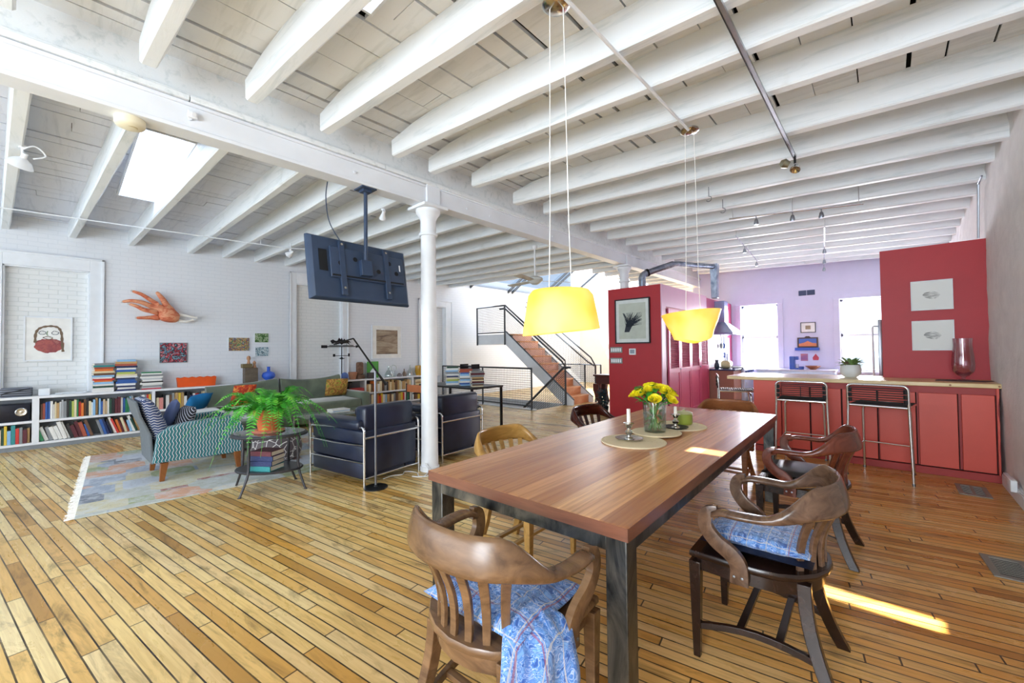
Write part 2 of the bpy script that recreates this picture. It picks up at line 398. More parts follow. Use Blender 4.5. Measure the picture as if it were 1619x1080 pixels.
# roof boards: planks along y, laid on the joists, with dark gaps
def zr(x): return 3.56 + (x+3.8)*(-.14/4.6)      # right bay underside
def zl(x): return 3.42 - (x-XL)*(.09/5.5)        # left bay underside
rd = random.Random(11)
def deck(name, x0, x1, zf, y0, y1, mat, holes, dz=.03):
    m = MB(); x = x0
    while x < x1:
        wd = rd.uniform(.13, .3); xe = min(x+wd, x1); gap = rd.choice((.005, .008, .012, .016)) if rd.random() > .2 else .028
        y = y0 + rd.uniform(-1.5, 0)
        while y < y1:
            L = rd.uniform(1.6, 3.6); ye = min(y+L, y1); segs = [(max(y, y0), ye-.004)]
            for hx0, hx1, hy0, hy1 in holes:
                if xe > hx0+.02 and x < hx1-.02:
                    ns = []
                    for a, b in segs:
                        if b <= hy0 or a >= hy1: ns.append((a, b)); continue
                        if a < hy0: ns.append((a, hy0))
                        if b > hy1: ns.append((hy1, b))
                    segs = ns
            j = rd.uniform(-.004, .004)
            for a, b in segs:
                if b-a < .02: continue
                xa, xb = x, xe-gap
                za, zb = zf(xa)+j, zf(xb)+j+rd.uniform(-.002, .002)
                P = [(xa, a, za), (xb, a, zb), (xa, b, za), (xb, b, zb), (xa, a, za+dz), (xb, a, zb+dz), (xa, b, za+dz), (xb, b, zb+dz)]
                v = [m.bm.verts.new(p) for p in P]
                for f in ((0, 2, 3, 1), (4, 5, 7, 6), (0, 1, 5, 4), (2, 6, 7, 3), (0, 4, 6, 2), (1, 3, 7, 5)): m.face([v[i] for i in f])
            y = ye
        x = xe
    struct(m.build(name, mat, smooth=False))
SKR = (-2.36, -1.55, 1.04, 1.30)      # roof light, right bay
SKL = (-7.0, -4.75, .42, .84)          # roof light, left bay
STX, STY = -4.95, 7.72                 # edge of the big opening over the stair
deck('ceiling', -3.9, 1.0, zr, YB, 12.2, M_DECK, [SKR])
deck('ceiling_left', XL-.1, -3.9, zl, YB, STY, M_DECKL, [SKL])
deck('ceiling_strip', STX, -3.9, zl, STY, 14.6, M_DECKL, [])
m = MB()   # roofing felt above the boards, plus one added sun-blocking slab
def felt(x0, x1, y0, y1, zf):
    P = [(x0, y0, zf(x0)+.05), (x1, y0, zf(x1)+.05), (x1, y1, zf(x1)+.05), (x0, y1, zf(x0)+.05)]
    m.loft([[Vector(p) for p in P], [Vector(p)+Vector((0, 0, .1)) for p in P]])
for a in ((-3.9, 1.3, YB, SKR[2]), (-3.9, 1.3, SKR[3], 12.3), (-3.9, SKR[0], SKR[2], SKR[3]), (SKR[1], 1.3, SKR[2], SKR[3])): felt(*a, zr)
for a in ((-9.8, -3.9, YB, SKL[2]), (-9.8, -3.9, SKL[3], STY), (-9.8, SKL[0], SKL[2], SKL[3]), (SKL[1], -3.9, SKL[2], SKL[3]), (STX, -3.9, STY, 14.7)): felt(*a, zl)
felt(-13, 1.3, -8.0, YB, lambda x: 3.55)  # unseen porch slab, added to keep sun off the floor at the open end
struct(m.build('ceiling_felt_and_sun_slab', M_DARK, smooth=False))
# joists
def joist(name, p0, p1, w, h, mat=M_JOIST, seed=0, hew=0):
    m = MB(); rr = random.Random(seed); a = Vector(p0); b = Vector(p1); n = 14; rings = []
    L = (b-a).length; d = (b-a).normalized(); s = Vector((-d.y, d.x, 0))
    for i in range(n+1):
        t = i/n; c = a.lerp(b, t); e = .004
        hh = h*(1 - (hew*(1-min(1, (1-t)/.10)) if hew else 0)*.4)
        j = [rr.uniform(-e, e) for _ in range(6)]; bw = .012
        rings.append([c - s*(w/2-bw) + Vector((0, 0, j[0])), c + s*(w/2-bw) + Vector((0, 0, j[1])), c + s*(w/2+j[2]) + Vector((0, 0, bw)),
                      c + s*(w/2+j[3]) + Vector((0, 0, hh)), c - s*(w/2+j[4]) + Vector((0, 0, hh)), c - s*(w/2+j[5]) + Vector((0, 0, bw))])
    m.loft(rings); return struct(m.build(name, mat, angle=30))
RJ = [-3.3, -2.65, -2.05, -1.43, -.8, -.2, .42, 1.02, 1.60, 2.28, 2.76, 3.34, 4.12, 4.71, 5.38, 5.97, 6.62, 7.22, 7.82, 8.42, 9.0, 9.6, 10.2, 10.8, 11.35]
for i, y in enumerate(RJ):
    rr = random.Random(100+i); xs = -3.64 + (.05 if i % 2 else 0)
    joist('trim_%d' % tn, (.9, y-.05+.28, zr(.9)-.245), (xs, y-.05, zr(xs)-.25), .095, .25, seed=i, hew=1); tn += 1
LJ = [(-.60, -.19), (.07, .35), (.75, .90), (1.55, 1.53), (2.09, 2.0), (2.63, 2.58), (3.2, 3.15), (3.76, 3.74), (4.32, 4.3), (4.88, 4.87), (5.44, 5.44), (6.0, 6.0), (6.56, 6.56), (7.1, 7.1), (7.64, 7.64)]
LJ = [(-3.5, -3.5), (-2.9, -2.8), (-2.3, -2.1), (-1.75, -1.5), (-1.2, -.85)] + LJ
for i, (yw, yg) in enumerate(LJ):
    joist('trim_%d' % tn, (XL-.05, yw, 3.20), (-3.98, yg, 3.07), .09, .26, seed=50+i); tn += 1
for i in range(11):
    y = 8.2 + .56*i
    joist('trim_%d' % tn, (STX, y, 3.10), (-3.98, y, 3.07), .09, .26, seed=80+i); tn += 1
# steel girder with timber plate on top
m = MB()
for y0, y1, z in ((YB, 2.80, 3.015), (2.86, 7.60, 3.03), (7.66, YF+.1, 3.035)):
    m.box(-3.96, -3.79, y0, y1, z, z+.03); m.box(-3.925, -3.80, y0, y1, z+.03, z+.19); m.box(-3.96, -3.785, y0, y1, z+.19, z+.215)
m.box(-3.96, -3.775, 2.74, 2.92, 3.03, 3.26); m.box(-3.96, -3.775, 7.54, 7.72, 3.03, 3.27)
for y in (.62, 1.9, 3.35, 3.75, 5.1, 6.6): m.cyl((-3.80, y, 3.11), (-3.785, y, 3.11), .014, 8)
struct(m.build('trim_%d' % tn, M_BEAM, bevel=.003)); tn += 1
m = MB(); rr = random.Random(6); y = YB
while y < YF:
    L = rr.uniform(.9, 2.4); ye = min(y+L, YF); m.box(-3.98, -3.77+rr.uniform(-.01, .01), y, ye-.006, 3.235, 3.275); y = ye
y = YB
while y < YF:
    L = rr.uniform(.5, 1.6); ye = min(y+L, YF); m.box(-4.0, -3.80+rr.uniform(-.02, .02), y, ye-.02, 3.275, 3.305+rr.uniform(-.006, .004)); y = ye
for i in range(-6, 20):
    y = .67+.6*i
m.box(-3.97, -3.86, YB, YF, 3.30, 3.66)
struct(m.build('trim_%d' % tn, M_JOIST, bevel=.004)); tn += 1
# glazed roof light over the stair
def zg(x): return 3.36 + .63*(x-XL)
m = MB()
P0 = [(XL-.1, STY-.12, 3.3), (STX, STY-.12, 3.3), (STX, STY-.12, zg(STX)), ]
m.loft([[Vector(p) for p in P0], [Vector(p)+Vector((0, .1, 0)) for p in P0]])
m.box(STX, STX+.08, STY-.12, 14.6, 3.3, zg(STX)+.05)
struct(m.build('wall_skylight_shaft', M_SMOOTHW, smooth=False))
m = MB(); m.poly([(XL-.1, STY-.1, zg(XL-.1)), (STX, STY-.1, zg(STX)), (STX, 14.6, zg(STX)), (XL-.1, 14.6, zg(XL-.1))])
sg = m.build('window_3', glass('tinted_roof_glass', (.42, .47, .54), .01, .02), smooth=False); struct(sg)
m = MB()
for y in (8.4, 10.1, 10.3, 11.87, 12.1, 13.5):
    m.loft([[Vector((x, y+dy, zg(x)+dz-.01)) for dy, dz in ((0, 0), (.05, 0), (.05, -.08), (0, -.08))] for x in (XL, STX)])
m.build('window_mullion', M_GREYMETAL, sg, smooth=False)
# frosted left roof light and clear right roof light, with kerbs
def skylight(n, S, zf, pane, up):
    x0, x1, y0, y1 = S; z = zf((x0+x1)/2)
    m = MB(); h = up
    for q in ((x0+.001, x0+.02, y0+.001, y1-.001), (x1-.02, x1-.001, y0+.001, y1-.001), (x0+.02, x1-.02, y0+.001, y0+.02), (x0+.02, x1-.02, y1-.02, y1-.001)): m.box(*q, z-.03, z+h)
    w = m.build('window_%d' % n, M_WHITE, bevel=.003); struct(w)
    m = MB(); m.box(x0-.01, x1+.01, y0-.01, y1+.01, z+h, z+h+.008); m.build('window_pane', pane, w, smooth=False)
t = NT('frosted_acrylic'); tl = t.n('ShaderNodeBsdfTranslucent'); tl.inputs[0].default_value = (.72, .80, .92, 1); df = t.n('ShaderNodeBsdfDiffuse'); df.inputs[0].default_value = (.9, .9, .95, 1)
mx = t.n('ShaderNodeMixShader'); mx.inputs[0].default_value = .25; t.l(tl.outputs[0], mx.inputs[1]); t.l(df.outputs[0], mx.inputs[2]); t.l(mx.outputs[0], t.t.nodes['Material Output'].inputs[0])
skylight(4, SKL, zl, t.m, .19); skylight(5, SKR, zr, M_PANE, .19)
# ------------------------------------------------------------------ dining table
def tabletop_mat():
    t = NT('tabletop_wood'); x, y, z = t.sep(t.co()); r = t.math('FLOOR', t.math('DIVIDE', x, .106))
    w = t.n('ShaderNodeTexWhiteNoise', noise_dimensions='1D'); t.l(r, w.inputs['W'])
    c = t.ramp(w.outputs['Value'], [(0, '#b07446'), (.35, '#c98b56'), (.7, '#d89c66'), (1, '#e8b57a')])
    g = t.noise(t.comb(t.math('MULTIPLY', x, 55.0), t.math('MULTIPLY', y, 1.6), w.outputs['Value']), 1.0, 5, .6, .4)
    c = t.mix(t.ramp(g, [(.35, (.6, .6, .6)), (.6, (0, 0, 0))]), c, '#8e5530'); t.set(c, .27); return t.m
M_TOP = tabletop_mat()
M_TEDGE = wood('table_edge_wood', '#6d4435', '#8a5a44', (3, 3, 30), .3)
def steel_mat():
    t = NT('raw_blackened_steel'); n = t.noise(t.co((3, 3, 1.5)), 2, 5, .6, 1.5)
    t.set(t.ramp(n, [(.3, '#23282e'), (.5, '#5d5e5c'), (.75, '#8c8880')]), .34, .85); return t.m
M_TSTEEL = steel_mat()
T = thing('dining_table', 'long wooden dining table on square raw steel legs set with flowers', 'table', (-1.225, 2.755, 0), R_(1.68))
HW, HL = .531, 1.5
m = MB(); m.box(-HW, HW, -HL, HL, .712, .76); tt = m.build('tabletop', M_TOP, T, bevel=.002)
m = MB()
for y in (-HL, HL): m.box(-HW-.0015, HW+.0015, y-.0015, y+.0015, .713, .759)
for x in (-HW, HW): m.box(x-.0015, x+.0015, -HL-.0015, HL+.0015, .713, .759)
m.build('edge_band', M_TEDGE, tt, smooth=False)
m = MB()
for y in (-HL+.035, HL-.035): m.box(-HW+.085, HW-.085, y-.025, y+.025, .66, .712)
for x in (-HW+.035, HW-.035): m.box(x-.025, x+.025, -HL+.085, HL-.085, .66, .712)
m.build('apron_frame', M_TSTEEL, T, bevel=.003)
for x in (-1, 1):
    for y in (-1, 1):
        m = MB(); m.box(x*(HW-.01)-(.08 if x > 0 else 0), x*(HW-.01)+(0 if x > 0 else .08), y*(HL-.01)-(.08 if y > 0 else 0), y*(HL-.01)+(0 if y > 0 else .08), 0, .712)
        m.build('leg', M_TSTEEL, T, bevel=.004)
# ------------------------------------------------------------------ bank chairs
def se_ring(c, nh, up, a, b, tilt, n=14, p=2.6):
    nh = Vector(nh); up = Vector(up); ct, st = math.cos(tilt), math.sin(tilt)
    A = nh*ct - up*st; B = up*ct + nh*st; out = []
    for k in range(n):
        t = 2*math.pi*k/n; u = math.copysign(abs(math.cos(t))**(2/p), math.cos(t)); v = math.copysign(abs(math.sin(t))**(2/p), math.sin(t))
        out.append(Vector(c)+A*u*a+B*v*b)
    return out
def bank_chair(name, label, loc, rz, W, W2=None, group=None):
    W2 = W2 or W
    t = thing(name, label, 'chair', loc, rz, group)
    # saddle seat
    def D(s, oy=0): 
        pts = [(.255*s, .245*s+oy), (.262*s, .10*s+oy)]
        for k in range(11):
            a = -math.pi*k/10*1.0; pts.append((.258*s*math.cos(a*1.0), (-.02+.23*math.sin(a))*s+oy))
        pts += [(-.262*s, .10*s+oy), (-.255*s, .245*s+oy)]; return pts
    m = MB(); rings = []
    for z, s in ((.432, .965), (.440, 1.0), (.456, 1.0), (.463, .985)): rings.append([Vector((x, y, z)) for x, y in D(s)])
    m.loft(rings); m.build('seat', W2, t, bevel=0, angle=50)
    m = MB(); m.loft([[Vector((x, y, z)) for x, y in D(.90)] for z in (.375, .433)]); m.build('seat_apron', W2, t)
    for sx in (-1, 1):
        m = MB(); r = []
        for z, s in ((0, .014), (.012, .0145), (.42, .024)):
            cx_, cy_ = sx*(.238), .222
            r.append([Vector((cx_+dx*s, cy_+dy*s, z)) for dx, dy in ((-1, -1), (1, -1), (1, 1), (-1, 1))])
        m.loft(r); m.build('leg', W2, t, bevel=.003)
        m = MB(); r = []
        for k in range(9):
            q = k/8; z = .42*(1-q); y = -.165-.105*q**2.0; x = sx*(.165+.055*q**1.6); s = .021
            r.append([Vector((x+dx*s*.9, y+dy*s*1.15, z)) for dx, dy in ((-1, -1), (1, -1), (1, 1), (-1, 1))])
        m.loft(r); m.build('leg', W2, t, bevel=.003)
        m = MB(); r = []
        for k in range(9):
            q = k/8; y = .215-.43*q; x = sx*(.235-.045*q); z = .135+.035*math.sin(math.pi*q)
            r.append([Vector((x+dx*.010, y, z+dz*.014)) for dx, dz in ((-1, -1), (1, -1), (1, 1), (-1, 1))])
        m.loft(r); m.build('stretcher', W2, t, bevel=.002)
    for y, hw in ((.06, .222), (-.08, .21)):
        m = MB(); m.box(-hw, hw, y-.014, y+.014, .15, .17); m.build('stretcher', W2, t, bevel=.002)
    # continuous arm and crest rail
    N = 44; rings = []
    for i in range(N+1):
        q = -1+2*i/N; a = abs(q); sg = 1 if q > 0 else -1
        if a > .62:    # arm
            k = (a-.62)/.38; x = sg*(.272+.014*math.sin(k*math.pi)+.006*k); y = -.06+.20*k
        else:
            th = (a/.62)*math.pi/2; x = sg*.272*math.sin(th)**.92; y = -.06-.215*math.cos(th)**.9
        kb = max(0, min(1, (.66-a)/.36)); kb = kb*kb*(3-2*kb)
        zc = .672+.088*kb - (.018*max(0, (a-.9)/.1)**2)
        ha = .033*(1-kb)+.0125*kb; hb = .0145*(1-kb)+.060*kb
        if a > .94: ha *= 1-.25*((a-.94)/.06)**2
        if a < .62: nh = Vector((math.sin(th)*sg, -math.cos(th), 0))
        else: nh = Vector((sg, 0, 0))
        back = .03*kb
        rings.append(se_ring(Vector((x, y, zc))+nh*back*.5, nh, (0, 0, 1), ha, hb, -.24*kb, 16))
    m = MB(); m.loft(rings); m.build('crest_rail', W, t, angle=60)
    for sx in (-1, 1):
        P = smoothpath([(.276*sx, .118, .668), (.281*sx, .158, .655), (.280*sx, .166, .60), (.275*sx, .130, .545), (.268*sx, .070, .50), (.264*sx, .045, .455), (.262*sx, .045, .385)], 5)
        m = MB(); r = []
        for i, c in enumerate(P):
            q = i/(len(P)-1); d = (P[min(i+1, len(P)-1)]-P[max(i-1, 0)]).normalized(); s = Vector((1, 0, 0)); nn = s.cross(d).normalized()
            hw = .024+.010*q; hd = .013
            r.append([c+nn*a*hw+s*b*hd for a, b in ((-1, -1), (-.8, -1.1), (.8, -1.1), (1, -1), (1, 1), (.8, 1.1), (-.8, 1.1), (-1, 1))])
        m.loft(r); m.build('arm_support', W, t, angle=45)
        for dy in (-.014, .016):
            m = MB(); m.lathe([(.0, .0), (.006, .0), (.005, .003), (0, .004)], 10); m.build('screw', M_STEEL, t, loc=(sx*.277, .046+dy, .415), rot=(0, sx*R_(90), 0))
    for k in range(7):
        f = (k-3)/3; th = f*R_(50)
        b = Vector((.205*math.sin(th), -.02-.205*math.cos(th), .455)); tp = Vector((.262*math.sin(th), -.06-.215*math.cos(th), .715)); nrm = Vector((math.sin(th), -math.cos(th), 0)); tg = Vector((math.cos(th), math.sin(th), 0))
        m = MB(); r = []
        for i in range(9):
            q = i/8; c = b.lerp(tp, q)+nrm*(-.020*math.sin(q*math.pi*1.15)); hw = .0125+.004*q
            r.append([c+tg*a*hw+nrm*d*.0075 for a, d in ((-1, -1), (1, -1), (1, 1), (-1, 1))])
        m.loft(r); m.build('back_slat', W, t, bevel=.002)
    return t
W_WAL = wood('brown_walnut', '#5c432e', '#8e6c4c', (3, 14, 14), .24, '#3c2617')
W_WAL2 = wood('greyed_brown_walnut', '#4a3426', '#80634f', (3, 14, 14), .2, '#3a2820')
W_DKSEAT = wood('near_black_wood', '#1c100b', '#33211a', (3, 14, 14), .22)
W_OAK = wood('golden_oak', '#96703a', '#c79c58', (2, 16, 16), .28, '#8a6530')
W_MAH = wood('dark_mahogany', '#2c0d08', '#4d1c12', (3, 12, 12), .2)
W_RED = wood('reddish_walnut', '#54261a', '#7d4230', (3, 12, 12), .22)
W_TAN = wood('tan_beech', '#7c4a2c', '#a3683f', (3, 12, 12), .25)
CH = 'bank chairs around the dining table'
c1 = bank_chair('bank_chair', 'brown wooden bank chair nearest the camera at the near table end', (-1.04, 1.065, 0), R_(2), W_WAL, group=CH)
c2 = bank_chair('bank_chair', 'greyish brown bank chair with dark seat holding blue plaid cushion', (-.435, 2.15, 0), R_(92), W_WAL2, W_DKSEAT, group=CH)
c3 = bank_chair('bank_chair', 'reddish brown bank chair with black leather seat pad', (-.44, 3.47, 0), R_(89), W_RED, W_DKSEAT, group=CH)
c4 = bank_chair('bank_chair', 'golden oak bank chair on the living room side of the table', (-1.79, 2.06, 0), R_(-88), W_OAK, group=CH)
c5 = bank_chair('bank_chair', 'dark mahogany bank chair tucked at the far left of table', (-1.93, 3.38, 0), R_(-90), W_MAH, group=CH)
c6 = bank_chair('bank_chair', 'tan brown bank chair at the far end of the table', (-1.22, 4.42, 0), R_(180), W_TAN, group=CH)
# cushions
def paisley():
    t = NT('blue_paisley_plaid'); v = t.co(); x, y, z = t.sep(v)
    n = t.noise(v, 13, 2, .5, 4.5); c = t.ramp(n, [(.34, '#2c5cb0'), (.44, '#5c98e4'), (.49, '#c4d8fa'), (.53, '#447fd2'), (.66, '#80b2ee')])
    def stripes(co, f, w, off=0.0):
        return t.math('GREATER_THAN', t.math('ABSOLUTE', t.math('SUBTRACT', t.math('FRACT', t.math('ADD', t.math('MULTIPLY', co, f), off)), .5)), .5-w)
    c = t.mix(t.math('MULTIPLY', stripes(x, 14.0, .10), .28), c, '#27448c'); c = t.mix(t.math('MULTIPLY', stripes(y, 14.0, .10, .3), .28), c, '#27448c')
    c = t.mix(t.math('MULTIPLY', stripes(x, 14.0, .022, .4), .55), c, '#e6d9c2'); c = t.mix(t.math('MULTIPLY', stripes(y, 14.0, .022, .7), .55), c, '#e6d9c2')
    c = t.mix(t.math('MULTIPLY', stripes(x, 4.67, .010, .1), .6), c, '#a03838'); c = t.mix(t.math('MULTIPLY', stripes(y, 4.67, .010, .6), .6), c, '#a03838')
    t.set(c, .55); t.b.inputs['Sheen Weight'].default_value = .3; t.bump(t.noise(v, 14, 3), .4, .01); return t.m
M_PAIS = paisley()
M_NAVY = plain('navy_black_satin', '#10162a', .4, sc=20, var=.3, bump=.3)
m = MB(); m.pillow((0, 0, 0), .44, .42, .085, n=16, noise=.006, seed=3)
for v in m.bm.verts:
    v.co.z += .012*math.sin(v.co.x*22+1)*math.sin(v.co.y*17)
cu = m.build('seat_cushion', M_PAIS, loc=(-1.035, 1.075, .502), rot=(R_(-2), R_(2), R_(6)), angle=80); tag(cu, 'rumpled blue paisley plaid cushion on the chair nearest the camera', 'cushion', 'blue seat cushions')
# cloth flap that hangs over the seat edge
m = MB(); g = []
for i in range(15):
    row = []
    for j in range(11):
        u = i/14; w = j/10; th = R_(-56+54*u); q = min(w, .4)/.4; dn = max(0, (w-.34)/.66)
        r = .13+.135*q+.025*dn+.020*math.sin(u*13+w*2)*dn; z = .02-.035*q**3-.20*dn**1.05*(.75+.25*math.sin(u*3.0))+.010*math.sin(u*11+w*4)+.006*math.sin(u*23-w*9)
        row.append(m.bm.verts.new((r*math.cos(th)+.01, r*math.sin(th)+.005, z)))
    g.append(row)
for i in range(14):
    for j in range(10): m.face([g[i][j], g[i+1][j], g[i+1][j+1], g[i][j+1]])
fl = m.build('cushion_flap', M_PAIS, cu, angle=80); s_ = fl.modifiers.new('thick', 'SOLIDIFY'); s_.thickness = .006
m = MB(); m.pillow((0, 0, .012), .40, .42, .075, n=16, noise=.004, seed=8); cu2 = m.build('seat_cushion', M_PAIS, loc=(-.445, 2.15, .505), rot=(0, R_(2), R_(92)), angle=80)
tag(cu2, 'plump blue plaid cushion on the right hand chair nearest the camera', 'cushion', 'blue seat cushions')
m = MB(); m.pillow((0, 0, -.018), .42, .44, .05, n=14); m.build('cushion_underside', M_NAVY, cu2, angle=80)
m = MB(); m.pillow((0, 0, 0), .45, .43, .07, n=12); o = m.build('leather_seat_pad', plain('black_leather_pad', '#16151a', .3), loc=(-.46, 3.47, .497), rot=(0, 0, R_(89)), angle=80)
tag(o, 'flat black leather pad on the reddish brown chair', 'cushion')

# ------------------------------------------------------------------ things on the table
Mm = NT('woven_straw'); v = Mm.co(); x, y, z = Mm.sep(v); rr_ = Mm.math('SQRT', Mm.math('ADD', Mm.math('MULTIPLY', x, x), Mm.math('MULTIPLY', y, y)))
wv = Mm.math('SINE', Mm.math('MULTIPLY', rr_, 700.0)); Mm.set(Mm.ramp(wv, [(0, '#dccba6'), (1, '#f3e6c8')]), .8); Mm.bump(wv, .6, .002); M_STRAW = Mm.m
def ztab(x, y): return .7605
for (x, y, r, lab) in ((-1.215, 2.47, .20, 'round woven straw placemat under the silver candlestick'), (-1.205, 2.80, .165, 'round woven straw placemat under the flower vase'), (-1.195, 3.18, .20, 'round woven straw placemat under the green pot')):
    m = MB(); m.lathe([(0, 0), (r, 0), (r+.003, .004), (r, .008), (0, .008)], 48); o = m.build('placemat', M_STRAW, loc=(x, y, .7605 if y != 2.80 else .769)); tag(o, lab, 'placemat', 'straw placemats down the table')
M_GL = glass('clear_glass', (.93, .97, .95), .02, .2)
M_SILVER = plain('silver', '#c9c5bd', .2, 1)
M_CANDLE = plain('candle_wax', '#f7f3ea', .5)
def candlestick(loc, label, dishmat, h=.115, ch=.085):
    t = thing('candlestick', label, 'candlestick', loc, 0, 'candlesticks on the table')
    m = MB(); m.lathe([(0, 0), (.05, 0), (.085, .012), (.088, .016), (.05, .008), (.0, .006)], 36); m.build('drip_dish', dishmat, t)
    m = MB(); m.lathe([(.0, .006), (.032, .008), (.03, .014), (.012, .022), (.010, .03), (.022, .042), (.024, .055), (.013, .066), (.011, .075), (.020, .085), (.027, h-.012), (.034, h-.008), (.034, h-.004), (.014, h), (0, h)], 24); m.build('stem', M_SILVER, t)
    m = MB(); m.lathe([(0, h-.005), (.012, h-.005), (.0115, h+ch), (.006, h+ch+.002), (0, h+ch+.001)], 16); m.build('candle', M_CANDLE, t)
    return t
candlestick((-1.245, 2.47, .7685), 'silver candlestick with short white candle in front of the flowers', M_SILVER)
candlestick((-1.16, 3.04, .7685), 'squat candlestick on a black dish between vase and green pot', M_BLACK, .11, .05)
# green lidded pot
t = thing('lidded_pot', 'small olive green lidded pot behind the vase', 'pot', (-1.18, 3.26, .7685)); M_OLIVE = plain('olive_glaze', '#8c9a3e', .35)
m = MB(); m.lathe([(0, 0), (.055, 0), (.062, .01), (.064, .075), (.060, .08), (0, .08)], 32); m.build('pot_body', M_OLIVE, t)
m = MB(); m.lathe([(0, .081), (.062, .081), (.064, .09), (.05, .098), (.01, .101), (.008, .112), (.0, .114)], 32); m.build('lid', plain('pale_olive_glaze', '#b2b386', .35), t)
# vase with yellow roses
V = thing('flower_vase', 'clear glass vase of yellow roses on the dining table', 'vase', (-1.215, 2.80, .777))
m = MB(); m.lathe([(0, 0), (.068, 0), (.074, .01), (.080, .21), (.0775, .21), (.070, .014), (0, .012)], 40); m.build('vase_body', M_GL, V)
m = MB(); m.lathe([(0, .013), (.069, .014), (.074, .13), (0, .131)], 32); m.build('water', glass('water', (.86, .94, .9), .01, .1), V)
M_LEAF = plain('rose_leaf', '#3f8a2c', .5, var=.35, sc=14); M_STEM = plain('rose_stem', '#4d9a3a', .5)
M_ROSE = plain('yellow_rose', '#fbe820', .55, var=.10, sc=20)
def leaf(m, base, d, L, w, up=Vector((0, 0, 1))):
    d = Vector(d).normalized(); s = d.cross(up); s = s.normalized() if s.length > .01 else Vector((1, 0, 0)); n = s.cross(d)
    L_ = []; R2 = []; C = []
    for i in range(6):
        q = i/5; c = Vector(base)+d*L*q - n*(-.12*L*math.sin(q*math.pi)); hw = w*math.sin(math.pi*min(1, q*.94+.03))**.8
        C.append(m.bm.verts.new(c)); L_.append(m.bm.verts.new(c+s*hw+n*hw*.25)); R2.append(m.bm.verts.new(c-s*hw+n*hw*.25))
    for i in range(5): m.face([C[i], C[i+1], L_[i+1], L_[i]]); m.face([C[i], R2[i], R2[i+1], C[i+1]])
rd = random.Random(21); heads = []
for i in range(15):
    a = i*2.4; r = .035+.085*math.sqrt((i+.5)/15); z = .325-.9*(r-.03)**1+.05*rd.random()-.02; heads.append(Vector((r*math.cos(a)*1.15, r*math.sin(a)*1.15, z)))
for h in heads:
    foot = Vector((-h.x*.35, -h.y*.35, .02)); m = MB(); m.tube(smoothpath([foot, Vector((h.x*.25, h.y*.25, .17)), h-Vector((0, 0, .02))], 5), .0028, 6); m.build('stem', M_STEM, V)
    m = MB(); out = Vector((h.x, h.y, .16)).normalized(); q = out.to_track_quat('Z', 'X').to_matrix().to_4x4(); s = rd.uniform(.85, 1.15)
    for k in range(5):   # wrapped petals, spiralling out
        nr = 5 if k > 1 else 3
        for p in range(nr):
            a0 = 2*math.pi*(p+.5*k)/nr; r0 = (.006+.0065*k)*s; hh = (.044-.003*k)*s; rings = []
            for u in range(4):
                row = []
                for w in range(6):
                    aa = a0+(w/5-.5)*2*math.pi/nr*1.25; f = u/3; rr = r0*(.5+.62*f**.5)+.007*k*.5*f**3; zz = -.012+hh*f - (.008*abs(w/5-.5)*2*f)
                    row.append(q @ Vector((rr*math.cos(aa), rr*math.sin(aa), zz))+h)
                rings.append(row)
            m.loft(rings, closed_ring=False, caps=False)
    m.build('rose', M_ROSE, V, angle=70, fixn=False)
m = MB()
for i in range(56):
    a = rd.uniform(0, 6.28); r = rd.uniform(.03, .10); z = rd.uniform(.19, .31); d = Vector((math.cos(a), math.sin(a), rd.uniform(-.5, .5)))
    leaf(m, (r*math.cos(a), r*math.sin(a), z), d, rd.uniform(.05, .075), .02)
for i in range(14):
    a = rd.uniform(0, 6.28); leaf(m, (.02*math.cos(a), .02*math.sin(a), rd.uniform(.04, .13)), (math.cos(a)*.5, math.sin(a)*.5, rd.uniform(-.3, .8)), .06, .016)
m.build('leaves', M_LEAF, V, angle=70, fixn=False)

